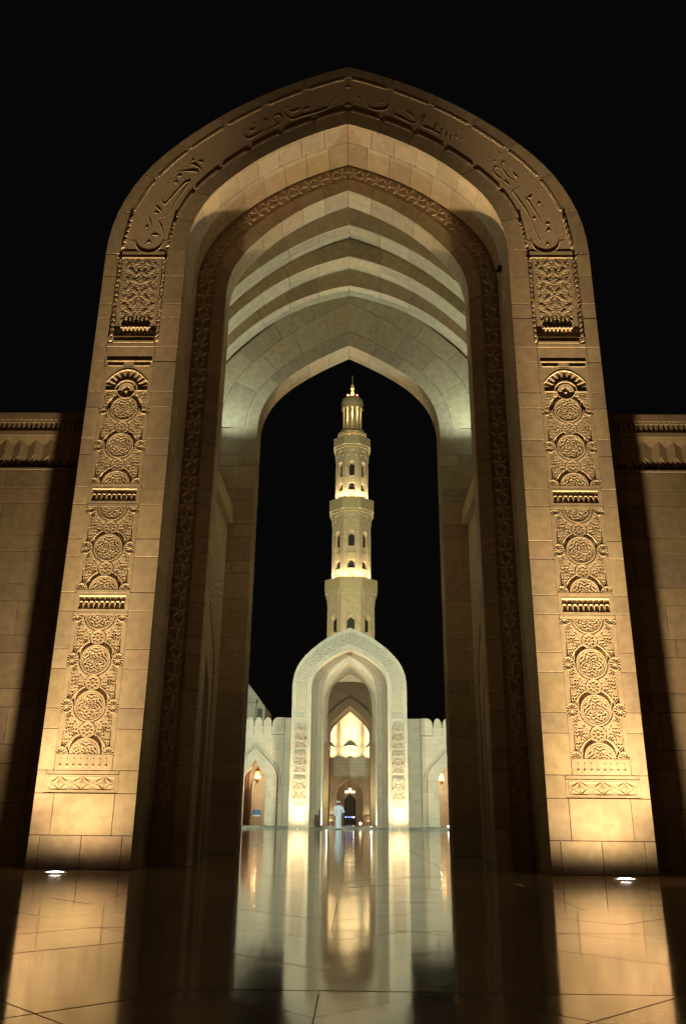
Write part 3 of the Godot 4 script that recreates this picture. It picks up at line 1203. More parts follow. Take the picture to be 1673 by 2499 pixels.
var STROKES := [
	["2.76,9.91 2.59,9.79 2.61,9.72 2.79,9.35 2.93,8.86 2.96,9.13"],
	["2.75,9.69 2.84,9.53 3.01,9.13"],
	["2.56,10.25 2.48,10.36 2.44,10.3 2.46,10.18 2.53,10.06 2.65,9.96"],
	["2.45,10.22 2.34,10.26 2.31,10.16 2.37,10.06 2.45,10.03"],
	["2.6,10.16 2.63,10.09 2.7,10.04"],
	["2.8,9.68 2.85,9.66 2.89,9.73"],
	["2.93,9.5 2.98,9.55 3.01,9.47"],
	["2.85,9.27 2.91,9.25"],
	["3.04,9.17 3.12,9.15"],
	["3.03,9 3.09,9.05 3.12,8.99"],
	["3.01,8.73 3.05,8.79 3.1,8.7"],
	["2.45,9.99 2.55,9.89"],
	["2.24,10.45 2.26,10.43"],
	["2.32,10.38 2.34,10.37"],
	["2.43,10.53 2.45,10.51"],
	["0.34,11.74 0.33,11.53 0.45,11.44 0.63,11.46 0.68,11.6 0.65,11.7"],
	["0.82,11.56 0.74,11.37 0.89,11.25 1.07,11.15 1.13,11.28"],
	["1.07,11.17 1.26,11.32 1.2,11.11 1.36,11.01 1.51,10.93 1.42,11.25"],
	["1.45,11.15 1.38,10.95"],
	["1.55,11.08 1.48,10.86"],
	["1.62,10.98 1.57,10.83"],
	["1.67,10.91 1.64,10.79"],
	["0.95,11.42 1.1,11.25"],
	["1.73,10.88 1.76,10.86"],
	["1.81,10.82 1.83,10.8"],
	["0.54,11.6 0.56,11.59"],
	["-2.89,9.74 -2.9,9.66 -2.86,9.56 -2.81,9.57 -2.59,9.91 -2.49,9.98 -2.5,9.93 -2.65,9.64 -2.78,9.34 -2.93,9.3"],
	["-2.75,9.95 -2.69,9.97 -2.65,9.91"],
	["-3.07,9.29 -2.99,9.09"],
	["-2.92,9.24 -2.84,9.07 -2.8,8.91"],
	["-3,8.96 -2.87,8.95"],
	["-2.99,9.52 -2.92,9.44 -2.85,9.37"],
	["-2.99,9.39 -2.9,9.35"],
	["-2.66,10.19 -2.39,10.18 -2.36,10.1"],
	["-2.5,10.33 -2.41,10.3 -2.3,10.21"],
	["-2.69,10.09 -2.61,10.1"],
	["-2.38,10.38 -2.29,10.37"],
	["-2.49,10.38 -2.44,10.42"],
	["-3.08,8.78 -3.02,8.83 -2.98,8.79"],
	["-3.12,9.07 -3.07,9.11 -3.06,9.02"],
	["-1.68,10.97 -1.64,10.87 -1.58,10.85 -1.39,10.99 -1.41,11.11"],
	["-1.6,11.04 -1.54,11.01 -1.49,11.09"],
	["-1.4,11.22 -1.32,11.22 -1.37,11.09"],
	["-1.37,10.99 -1.26,11.06 -1.11,11.15 -1.08,11.29 -1.14,11.34 -1.21,11.29 -1.18,11.2 -1.07,11.16"],
	["-1.07,11.43 -1,11.32 -0.9,11.25 -0.77,11.3 -0.36,11.46 -0.32,11.55 -0.42,11.6"],
	["-0.97,11.43 -0.89,11.41 -0.8,11.46 -0.84,11.5"],
	["-0.75,11.43 -0.63,11.5"],
	["-1,11.5 -0.98,11.49"],
	["-1.53,11.15 -1.51,11.14"],
	["-0.06,11.93 0.05,11.93"],
	["-0.22,11.66 -0.18,11.7"],
	["0.16,11.7 0.21,11.66"],
	["-0.07,11.55 0.07,11.55"],
	["-0.2,11.46 -0.12,11.5"],
	["0.11,11.5 0.17,11.46"],
]

# ---------------------------------------------------------------- the portal across the court, of the same design
func build_portal() -> void:
	const Z := -54.1
	const CX := -0.2
	var t := thing("portal", "pale floodlit portal with a pointed arch and carved bands in the middle of the courtyard", "gateway", Vector3(CX, 0, Z))
	var o := arch(3.68, 8.65, 2.90, 42, 12.49)
	var i1 := arch(2.44, 8.65, 1.80, 42, 11.06)
	var i2 := arch(1.77, 8.40, 1.30, 36, 10.45)
	var g := Geo.new()
	g.prism(shifted(ring_poly(o, i1), Vector2(CX, 0)), Z - 1.1, Z)
	var fr := put(g, "arch_frame", M.masonry, t)
	for s in [-1.0, 1.0]:
		# carved lace band of the inscription, then the panels of the pillar
		for k in 6:
			put(voussoir(o, i1, 1.0 + k / 6.0, 1.0 + (k + 1) / 6.0, 0.19, 0.77, Z - 0.02, Z + 0.012, s, CX, 0.002), "carved_band", M.lacework, fr)
		var x: float = CX + s * 3.06
		g = Geo.new()
		g.bbox(Vector3(x - 0.34, 7.1, Z - 0.02), Vector3(x + 0.34, 8.58, Z + 0.012), 0.004)
		put(g, "carved_band", M.lacework, fr)
		for y in [1.29, 1.8617, 2.4334, 3.348, 3.9197, 4.836, 5.4077]:
			place(M.med_mesh, "carved_medallion", M.far_carved, fr, Transform3D(Basis(Vector3.RIGHT, Vector3.UP, Vector3.BACK * 2.2), Vector3(x, y, Z + 0.080)))
		for y in [3.052, 4.545]:
			place(M.cornice_mesh, "niche_band", M.far_carved, fr, Transform3D(Basis.IDENTITY, Vector3(x, y, Z + 0.045)))
		place(M.fan_mesh, "shell_niche", M.far_carved, fr, Transform3D(Basis.IDENTITY, Vector3(x, 6.034, Z + 0.046)))
	g = Geo.new()
	g.prism(shifted(ring_poly(arch(3.6, 8.65, 2.85, 42, 12.40), i2), Vector2(CX, 0)), -60.1, -55.2)
	var f2 := put(g, "inner_frame", M.masonry, t)
	for s in [-1.0, 1.0]:
		put(voussoir(i1, i2, 0.0, 1.0, 0.04, 0.5, -55.21, -55.16, s, CX, 0.002, 1), "leaf_band", M.lacework, f2)
		for k in 5:
			put(voussoir(i1, i2, 1.0 + k / 5.0, 1.0 + (k + 1) / 5.0, 0.04, 0.5, -55.21, -55.16, s, CX, 0.002), "leaf_band", M.lacework, f2)

# ---------------------------------------------------------------- the court walls left and right of that portal
func build_court_walls() -> void:
	const Z := -55.35
	for s in [-1.0, 1.0]:
		var side := "left" if s < 0 else "right"
		var t := thing("court_wall", "battlemented courtyard wall with a lantern archway, %s of the pale portal" % side, "wall", Vector3(-0.2 + s * 3.7, 0, Z), "court walls")
		var ac: float = 6.2
		var op := arch(0.72, 2.95, 0.55, 42, 4.10)
		# the wall with its rounded merlons
		var poly := PackedVector2Array([Vector2(4.42, 0.17), Vector2(4.42, 6.80)])
		var gx := 5.22
		poly.append_array([Vector2(gx - 0.34, 6.80), Vector2(gx - 0.18, 6.74), Vector2(gx - 0.07, 6.60), Vector2(gx - 0.03, 6.42), Vector2(gx - 0.02, 6.18)])
		for k in 14:
			var l := gx + k * 0.585
			var m := l + 0.2925
			poly.append_array([Vector2(l + 0.02, 6.18), Vector2(l + 0.03, 6.42), Vector2(l + 0.07, 6.60), Vector2(l + 0.17, 6.75), Vector2(m, 6.81), Vector2(l + 0.415, 6.75), Vector2(l + 0.515, 6.60), Vector2(l + 0.555, 6.42), Vector2(l + 0.565, 6.18)])
		var xe := gx + 14 * 0.585
		poly.append_array([Vector2(xe, 6.18), Vector2(xe, 0.17)])
		var arc := shifted(whole(op, 0.17), Vector2(ac, 0))
		poly.append_array(arc)
		var pp := PackedVector2Array()
		for q in poly:
			pp.append(Vector2(q.x * s, q.y))
		var g := Geo.new()
		g.prism(pp, Z - 0.6, Z)
		put(g, "battlement_wall", M.masonry, t)
		g = Geo.new()
		g.box(Vector3(minf(s * 3.3, s * 4.42), 0.17, Z - 0.6), Vector3(maxf(s * 3.3, s * 4.425), 6.78, Z - 0.05))
		put(g, "set_back_bay", M.masonry, t)
		g = Geo.new()
		g.box(Vector3(minf(s * 4.42, s * 5.2), 5.68, Z), Vector3(maxf(s * 4.42, s * 5.2), 5.72, Z + 0.025))
		for k in 5:
			var l: float = s * (gx + k * 0.585)
			g.box(Vector3(l - 0.015, 5.68, Z - 0.02), Vector3(l + 0.015, 6.1, Z + 0.004))
		put(g, "slots", M.joint, t)
		# raised surround of the archway and the carved band over it
		g = Geo.new()
		g.prism(shifted(ring_poly(arch(1.42, 3.0, 1.1, 42, 4.86), op, 0.17), Vector2(ac * s, 0)), Z, Z + 0.16)
		put(g, "arch_surround", M.masonry, t)
		g = Geo.new()
		g.prism(shifted(ring_poly(arch(1.66, 3.0, 1.25, 42, 5.20), arch(1.44, 3.0, 1.12, 42, 4.89), 2.2), Vector2(ac * s, 0)), Z, Z + 0.03)
		put(g, "carved_band", M.lacework, t)
		# the arcade walk behind: back wall, ceiling, piers
		g = Geo.new()
		g.box(Vector3(minf(s * 3.7, s * 14.0), 0.17, -59.3), Vector3(maxf(s * 3.7, s * 14.0), 5.4, -58.9))
		g.box(Vector3(minf(s * 3.7, s * 14.0), 5.2, -58.9), Vector3(maxf(s * 3.7, s * 14.0), 5.5, Z - 0.6))
		g.box(Vector3(minf(s * 5.0, s * 5.3), 0.17, -58.9), Vector3(maxf(s * 5.0, s * 5.3), 5.2, Z - 0.6))
		put(g, "arcade_wall", M.masonry, t)
		if s < 0:
			g = Geo.new()
			g.prism(shifted(ring_poly(arch(0.75, 2.7, 0.5, 42, 3.6), arch(0.62, 2.7, 0.42, 42, 3.42), 0.17), Vector2(-5.95, 0)), -58.9, -58.4)
			put(g, "arch_moulding", M.stone[3], t)
			var d := Geo.new()
			d.box(Vector3(-7.6, 0.17, -57.0), Vector3(-6.62, 4.6, -56.85))
			for k in 5:
				d.bbox(Vector3(-7.5 + k * 0.18, 0.3, -56.86), Vector3(-7.38 + k * 0.18, 2.2, -56.81), 0.01)
				d.bbox(Vector3(-7.5 + k * 0.18, 2.3, -56.86), Vector3(-7.38 + k * 0.18, 4.4, -56.81), 0.01)
			put(d, "wooden_screen", M.wood, t)

# ---------------------------------------------------------------- the darker portal seen through the pale one
func build_inner_portal() -> void:
	const Z := -64.0
	const CX := -0.23
	var t := thing("inner_portal", "dim sandstone portal with a carved arch band, seen through the pale portal", "gateway", Vector3(CX, 0.17, Z))
	var op := arch(1.53, 6.75, 1.15, 40, 8.66)
	var bd := arch(1.98, 7.0, 1.5, 40, 9.26)
	var g := Geo.new()
	g.prism(shifted(ring_poly(arch(3.4, 7.6, 2.8, 42, 10.48), op, 0.17), Vector2(CX, 0)), Z - 3.6, Z)
	var w := put(g, "arch_wall", M.masonry, t)
	for s in [-1.0, 1.0]:
		put(voussoir(bd, op, 0.03, 1.0, 0.08, 0.95, Z - 0.02, Z + 0.03, s, CX, 0.002, 1), "carved_band", M.lacework, w)
		for k in 5:
			put(voussoir(bd, op, 1.0 + k / 5.0, 1.0 + (k + 1) / 5.0, 0.08, 0.95, Z - 0.02, Z + 0.03, s, CX, 0.002), "carved_band", M.lacework, w)
			put(voussoir(bd, op, 1.0 + k / 5.0, 1.0 + (k + 1) / 5.0, 0.0, 0.08, Z - 0.02, Z + 0.07, s, CX, 0.0), "edge_roll", M.stone[3], w)
		put(voussoir(bd, op, 0.03, 1.0, 0.0, 0.08, Z - 0.02, Z + 0.07, s, CX, 0.0, 1), "edge_roll", M.stone[3], w)

# ---------------------------------------------------------------- the prayer hall behind: low front, lit drum above
func build_hall() -> void:
	const Z := -80.0
	const CX := -0.27
	var t := thing("prayer_hall", "prayer hall with a brightly lit faceted drum above a dim front wall", "building", Vector3(CX, 0.17, Z))
	var door := arch(1.21, 2.75, 0.95, 42, 4.14)
	var g := Geo.new()
	var poly := PackedVector2Array([Vector2(CX - 14, 0.17), Vector2(CX - 14, 5.94), Vector2(CX + 14, 5.94), Vector2(CX + 14, 0.17)])
	poly.append_array(shifted(whole(door, 0.17), Vector2(CX, 0)))
	g.prism(poly, Z - 0.8, Z)
	var w := put(g, "front_wall", M.masonry, t)
	for k in 6:
		g = Geo.new()
		g.box(Vector3(CX - 1.75, 4.25 + k * 0.29, Z - 0.02), Vector3(CX + 1.75, 4.265 + k * 0.29, Z + 0.003))
		put(g, "course_line", M.joint, w)
	for s in [-1.0, 1.0]:
		g = Geo.new()
		for y in [[0.55, 0.62], [0.72, 0.85]]:
			g.box(Vector3(CX + minf(s * 1.24, s * 8.0), y[0], Z - 0.02), Vector3(CX + maxf(s * 1.24, s * 8.0), y[1], Z + 0.10))
		put(g, "plinth_moulding", M.joint, w)
		put(voussoir(arch(1.33, 2.75, 1.0, 42, 4.30), door, 0.07, 1.0, 0.0, 1.0, Z - 0.02, Z + 0.05, s, CX, 0.0, 1), "door_moulding", M.stone[3], w)
		for k in 4:
			put(voussoir(arch(1.33, 2.75, 1.0, 42, 4.30), door, 1.0 + k / 4.0, 1.25 + k / 4.0, 0.0, 1.0, Z - 0.02, Z + 0.05, s, CX, 0.0), "door_moulding", M.stone[3], w)
	# porch behind the arch: side cheeks, back wall with the dark doorway
	g = Geo.new()
	var back := arch(0.55, 2.2, 0.4, 42, 2.85)
	poly = PackedVector2Array([Vector2(CX - 1.6, 0.17), Vector2(CX - 1.6, 4.8), Vector2(CX + 1.6, 4.8), Vector2(CX + 1.6, 0.17)])
	poly.append_array(shifted(whole(back, 0.17), Vector2(CX, 0)))
	g.prism(poly, Z - 3.4, Z - 3.0)
	g.box(Vector3(CX - 1.6, 0.17, Z - 3.0), Vector3(CX - 1.30, 4.8, Z - 0.8))
	g.box(Vector3(CX + 1.30, 0.17, Z - 3.0), Vector3(CX + 1.6, 4.8, Z - 0.8))
	g.box(Vector3(CX - 1.6, 4.5, Z - 3.0), Vector3(CX + 1.6, 4.8, Z - 0.8))
	put(g, "porch", M.masonry, t)
	g = Geo.new()
	g.box(Vector3(CX - 0.6, 0.17, Z - 3.8), Vector3(CX + 0.6, 2.9, Z - 3.55))
	put(g, "door", M.dark, t)
	# terrace roof and the faceted drum
	g = Geo.new()
	g.box(Vector3(CX - 14, 5.5, Z - 22), Vector3(CX + 14, 5.93, Z - 0.8))
	put(g, "terrace_roof", M.masonry, t)
	var turn := PI / 12.0
	var R := 4.35
	var dc := Vector3(CX, 0, Z - 1.2 - R)
	var ap := R * cos(PI / 12.0)
	g = Geo.new()
	g.lathe([Vector2(R, 5.93), Vector2(R, 15.5), Vector2(R * 0.94, 15.7), Vector2(R * 0.7, 17.5), Vector2(0, 18.6)], 12, dc, false, turn)
	var dr := put(g, "drum", M.stone[3], t)
	for k in 12:
		var a := TAU * k / 12.0
		if cos(a) < 0.1:
			continue
		var fx := Transform3D(Basis(Vector3.UP, a), dc + Vector3(sin(a), 0, cos(a)) * ap)
		var gg := Geo.new()
		# hood over the uplights of this facet
		var n := 8
		var hw := 0.74
		for q in n:
			var x0: float = lerpf(-hw, hw, q / float(n))
			var x1: float = lerpf(-hw, hw, (q + 1) / float(n))
			var d0 := 0.17 * (1 - pow(x0 / hw, 2))
			var d1 := 0.17 * (1 - pow(x1 / hw, 2))
			var y0 := 7.0 + 0.16 * (1 - pow(x0 / hw, 2))
			var y1 := 7.0 + 0.16 * (1 - pow(x1 / hw, 2))
			gg.hexa([fx * Vector3(x0, 6.98, d0 + 0.02), fx * Vector3(x1, 6.98, d1 + 0.02), fx * Vector3(x1, y1, d1 + 0.02), fx * Vector3(x0, y0, d0 + 0.02)],
				[fx * Vector3(x0, 6.98, -0.02), fx * Vector3(x1, 6.98, -0.02), fx * Vector3(x1, y1, -0.02), fx * Vector3(x0, y0, -0.02)])
		put(gg, "hood", M.stone[2], dr)
		gg = Geo.new()
		for x in [-0.30, -0.22]:
			var c := fx * Vector3(x - 0.85, 0, 0.03)
			gg.tube(Vector3(c.x, 7.6, c.z), Vector3(c.x, 15.4, c.z), 0.035, 0.035, 6)
		put(gg, "corner_shaft", M.stone[0], dr)
		gg = Geo.new()
		gg.hexa([fx * Vector3(-0.13, 5.93, 0.42), fx * Vector3(0.13, 5.93, 0.42), fx * Vector3(0.13, 6.40 if k != 0 else 6.2, 0.42), fx * Vector3(-0.13, 6.40 if k != 0 else 6.2, 0.42)],
			[fx * Vector3(-0.13, 5.93, 0.36), fx * Vector3(0.13, 5.93, 0.36), fx * Vector3(0.13, 6.40 if k != 0 else 6.2, 0.36), fx * Vector3(-0.13, 6.40 if k != 0 else 6.2, 0.36)])
		put(gg, "lamp_shield", M.joint, dr)
		for x in [-0.45, 0.45]:
			var c := fx * Vector3(x, 0, 0.55)
			var lg := Geo.new()
			lg.lathe([Vector2(0.06, 0), Vector2(0.06, 0.05), Vector2(0, 0.06)], 10, Vector3(c.x, 5.95, c.z))
			put(lg, "uplight", M.lamp_warm, dr)
			if cos(a) > 0.5:
				for q in [[80.0, 4.0, 8.0], [32.0, 30.0, 12.0], [16.0, 120.0, 13.0]]:
					spot(dr, Vector3(c.x, 6.05, c.z), fx * Vector3(x * 0.8, q[2], 0.1), q[0], q[1], AMBER, 0.05)
	# wall washers at the foot of the front wall
	for s in [-1.0, 1.0]:
		var c := Vector3(CX + s * 1.95, 0.2, Z + 0.4)
		var lg := Geo.new()
		lg.lathe([Vector2(0.07, 0), Vector2(0.07, 0.03), Vector2(0, 0.04)], 10, c)
		put(lg, "uplight", M.lamp_warm, t)
		spot(t, c + Vector3(0, 0.08, 0), c + Vector3(0, 4, -0.5), 75.0, 2.6, AMBER, 0.05)

# ---------------------------------------------------------------- the minaret
func build_minaret() -> void:
	const CX := -0.68
	const Z := -150.0
	var t := thing("minaret", "tall octagonal minaret with three lit balconies and a gold finial above the portal", "minaret", Vector3(CX, 0, Z))
	var c := Vector3(CX, 0, Z)
	var sh := [[4.29, 0.0, 40.9], [3.63, 40.5, 57.0], [3.13, 56.5, 70.6]]
	var niche := [[25.0, 35.5], [42.3, 51.5], [58.0, 65.9]]
	for k in 3:
		var ap: float = sh[k][0]
		var y0: float = sh[k][1]
		var y1: float = sh[k][2]
		var g := Geo.new()
		g.lathe([Vector2((ap - 0.6) / cos(PI / 8), y0), Vector2((ap - 0.6) / cos(PI / 8), y1)], 8, c, false, PI / 8)
		var s := put(g, "shaft", M.masonry, t)
		for f in 8:
			var a := TAU * f / 8.0
			var fx := Transform3D(Basis(Vector3.UP, a), c)
			var hw := ap * tan(PI / 8)
			var nw := hw * 0.5
			var ny0: float = niche[k][0]
			var ny1: float = niche[k][1]
			var poly := PackedVector2Array([Vector2(-hw, y0), Vector2(-hw, y1), Vector2(hw, y1), Vector2(hw, y0)])
			poly.append_array(PackedVector2Array([Vector2(nw, y0), Vector2(nw, ny1 - nw * 1.15), Vector2(nw * 0.72, ny1 - nw * 0.45), Vector2(0, ny1), Vector2(-nw * 0.72, ny1 - nw * 0.45), Vector2(-nw, ny1 - nw * 1.15), Vector2(-nw, y0)]))
			var gg := Geo.new()
			gg.prism(poly, ap - 0.61, ap, fx)
			put(gg, "facet", M.masonry, s)
			if cos(a) < -0.1:
				continue
			# two windows, the sill block between them and the balcony door
			for wdw in [[ny1 - nw * 1.0 - 2.3, ny1 - nw * 0.9, 0.72], [ny0 + 1.9, ny0 + 3.3, 0.75]]:
				var ww: float = nw * wdw[2]
				gg = Geo.new()
				gg.prism(PackedVector2Array([Vector2(-ww, wdw[0]), Vector2(-ww, wdw[1] - ww * 0.8), Vector2(0, wdw[1]), Vector2(ww, wdw[1] - ww * 0.8), Vector2(ww, wdw[0])]), ap - 0.61, ap - 0.52, fx)
				put(gg, "window", M.dark, s)
			gg = Geo.new()
			gg.prism(PackedVector2Array([Vector2(-nw * 0.98, ny0 + 3.4), Vector2(-nw * 0.98, ny0 + 4.9), Vector2(nw * 0.98, ny0 + 4.9), Vector2(nw * 0.98, ny0 + 3.4)]), ap - 0.61, ap - 0.40, fx)
			gg.prism(PackedVector2Array([Vector2(-nw * 0.98, ny0 + 1.0), Vector2(-nw * 0.98, ny0 + 1.8), Vector2(nw * 0.98, ny0 + 1.8), Vector2(nw * 0.98, ny0 + 1.0)]), ap - 0.61, ap - 0.25, fx)
			put(gg, "sill_block", M.stone[1], s)
			for d in [-1.0, 1.0]:
				gg = Geo.new()
				gg.prism(PackedVector2Array([Vector2(d * nw * 0.92 - 0.06, ny1 - nw * 1.15 - 2.2), Vector2(d * nw * 0.92 - 0.06, ny1 - nw * 1.15), Vector2(d * nw * 0.92 + 0.06, ny1 - nw * 1.15), Vector2(d * nw * 0.92 + 0.06, ny1 - nw * 1.15 - 2.2)]), ap - 0.3, ap + 0.05, fx)
				put(gg, "colonnette", M.stone[0], s)
	var bal := [[4.85, 39.84, 42.0, 37.7, 4.29], [4.23, 55.66, 57.9, 53.4, 3.63], [3.60, 69.25, 71.1, 67.0, 3.13]]
	for b in bal:
		var q := 1.0 / cos(PI / 8)
		var g := Geo.new()
		g.lathe([Vector2((b[4] - 0.1) * q, b[1]), Vector2(b[0] * q, b[1]), Vector2(b[0] * q, b[2]), Vector2((b[0] - 0.3) * q, b[2]), Vector2((b[0] - 0.3) * q, b[1] + 0.7), Vector2((b[4] - 0.3) * q, b[1] + 0.7)], 8, c, false, PI / 8)
		var bb := put(g, "balcony", M.stone[1], t)
		for f in 8:
			var a := TAU * f / 8.0
			var fx := Transform3D(Basis(Vector3.UP, a), c)
			var hw: float = b[4] * tan(PI / 8)
			var gg := Geo.new()
			# corbels: a wide one on each facet, gaps at the corners
			for cb in [[-0.42, 0.42, 0.0, 0.55], [-0.30, 0.30, 0.55, 1.15]]:
				gg.prism(PackedVector2Array([Vector2(cb[0] * 2 * hw, b[1] - cb[3]), Vector2(cb[0] * 2 * hw, b[1] - cb[2]), Vector2(cb[1] * 2 * hw, b[1] - cb[2]), Vector2(cb[1] * 2 * hw, b[1] - cb[3])]), b[4] - 0.05, lerpf(b[0], b[4], cb[3] * 0.55), fx)
			for x in [-0.55, 0.55]:
				gg.prism(PackedVector2Array([Vector2(x * hw - 0.22, b[3]), Vector2(x * hw - 0.22, b[1] - 0.5), Vector2(x * hw + 0.22, b[1] - 0.5), Vector2(x * hw + 0.22, b[3])]), b[4] - 0.05, b[4] + 0.12, fx)
			put(gg, "corbel", M.stone[3], bb)
			if cos(a) < -0.2:
				continue
			var lp := fx * Vector3(0, b[1] + 0.8, b[4] + 0.12)
			var ap2: float = {42.0: 3.63, 57.9: 3.13, 71.1: 2.2}[b[2]]
			for x in [-0.5, 0.5]:
				lp = fx * Vector3(x * hw * 0.9, b[2] - 0.25, ap2 + 0.62)
				var lg := Geo.new()
				lg.ball(lp, 0.12, 8)
				put(lg, "balcony_lamp", M.lamp_warm, bb)
				omni(bb, lp, 5.0 if b[2] < 60 else 2.5, AMBER, 0.08)
				spot(bb, lp + Vector3(0, 0.15, 0), lp + fx.basis * Vector3(0, 10.0, -0.6), 50.0, 22.0 if b[2] < 60 else 8.0, AMBER, 0.08)
	# lantern stage: plinth, columns round a lit core, ribbed dome
	var g := Geo.new()
	g.lathe([Vector2(3.05, 70.9), Vector2(3.05, 72.5), Vector2(2.5, 72.9), Vector2(2.5, 73.3), Vector2(2.2, 73.4), Vector2(0, 73.4)], 8, c, false, PI / 8)
	put(g, "lantern_plinth", M.stone[1], t)
	for k in 12:
		var a := TAU * (k + 0.5) / 12.0
		var p := c + Vector3(sin(a), 0, cos(a)) * 1.92
		var gg := Geo.new()
		gg.hexa([p + Vector3(cos(a), 0, -sin(a)) * 0.34 + Vector3(0, 73.4, 0), p - Vector3(cos(a), 0, -sin(a)) * 0.34 + Vector3(0, 73.4, 0), p - Vector3(cos(a), 0, -sin(a)) * 0.34 + Vector3(0, 78.3, 0), p + Vector3(cos(a), 0, -sin(a)) * 0.34 + Vector3(0, 78.3, 0)],
			[p * 1.0 - Vector3(sin(a), 0, cos(a)) * 0.25 + Vector3(cos(a), 0, -sin(a)) * 0.30 + Vector3(0, 73.4, 0), p - Vector3(sin(a), 0, cos(a)) * 0.25 - Vector3(cos(a), 0, -sin(a)) * 0.30 + Vector3(0, 73.4, 0), p - Vector3(sin(a), 0, cos(a)) * 0.25 - Vector3(cos(a), 0, -sin(a)) * 0.30 + Vector3(0, 78.3, 0), p - Vector3(sin(a), 0, cos(a)) * 0.25 + Vector3(cos(a), 0, -sin(a)) * 0.30 + Vector3(0, 78.3, 0)])
		put(gg, "lantern_pier", M.stone[1], t)
	g = Geo.new()
	g.lathe([Vector2(0.9, 73.4), Vector2(0.9, 78.3)], 12, c)
	put(g, "lantern_core", M.stone[3], t)
	for k in 4:
		var a := TAU * k / 4.0 + 0.4
		omni(t, c + Vector3(sin(a) * 1.3, 76.9, cos(a) * 1.3), 4.0, AMBER, 0.1)
	g = Geo.new()
	g.lathe([Vector2(0, 78.2), Vector2(2.16, 78.2), Vector2(2.2, 79.4), Vector2(2.0, 80.3), Vector2(1.55, 80.9), Vector2(0.6, 81.15), Vector2(0, 81.2)], 24, c)
	for k in 20:
		var a := TAU * k / 20.0
		var e := Vector3(sin(a), 0, cos(a))
		g.tube(c + e * 2.18 + Vector3(0, 79.3, 0), c + e * 2.0 + Vector3(0, 80.3, 0), 0.11, 0.10, 5)
		g.tube(c + e * 2.0 + Vector3(0, 80.3, 0), c + e * 1.3 + Vector3(0, 81.0, 0), 0.10, 0.06, 5)
	put(g, "dome", M.stone[1], t)
	g = Geo.new()
	g.lathe([Vector2(0.50, 81.1), Vector2(0.36, 81.9), Vector2(0.22, 82.8), Vector2(0.34, 83.0), Vector2(0.38, 83.3), Vector2(0.24, 83.6), Vector2(0.30, 83.85), Vector2(0.22, 84.1), Vector2(0.06, 84.35), Vector2(0.035, 86.2), Vector2(0, 86.25)], 16, c)
	put(g, "finial", M.gold, t)
	for k in 6:  # unseen lights round the dome top, placed to brighten the finial
		var a := TAU * k / 6.0 + 0.2
		omni(t, c + Vector3(sin(a) * 0.95, 81.35, cos(a) * 0.95), 6.0, Color(1, 0.9, 0.7), 0.05)
	for x in [-0.97, 0.97]:
		g = Geo.new()
		g.ball(c + Vector3(x, 81.32, 0.7), 0.17, 12)
		put(g, "red_lamp", M.lamp_red, t)
		omni(t, c + Vector3(x, 81.55, 0.95), 0.12, Color(1, 0.05, 0.05), 0.1)

# ---------------------------------------------------------------- the corner building that peeps over the court wall
func build_corner_tower() -> void:
	const Z := -62.5
	var t := thing("corner_building", "pale building with a sloping roofline and dark window behind the left courtyard wall", "building", Vector3(-9.5, 0.17, Z))
	var g := Geo.new()
	g.prism(PackedVector2Array([Vector2(-12.5, 0.17), Vector2(-12.5, 15.5), Vector2(-7.85, 10.1), Vector2(-6.5, 8.35), Vector2(-6.48, 0.17)]), Z - 5, Z)
	var w := put(g, "wall", M.masonry, t)
	g = Geo.new()
	g.bbox(Vector3(-7.9, 8.62, Z - 0.05), Vector3(-7.12, 8.86, Z + 0.22), 0.03)
	put(g, "ledge", M.stone[1], w)
	g = Geo.new()
	g.box(Vector3(-7.06, 7.2, Z - 0.02), Vector3(-6.68, 8.22, Z + 0.012))
	put(g, "window", M.wood, w)
	g = Geo.new()
	g.box(Vector3(-7.34, 6.5, Z - 0.02), Vector3(-7.16, 8.62, Z + 0.10))
	put(g, "pilaster", M.masonry, w)

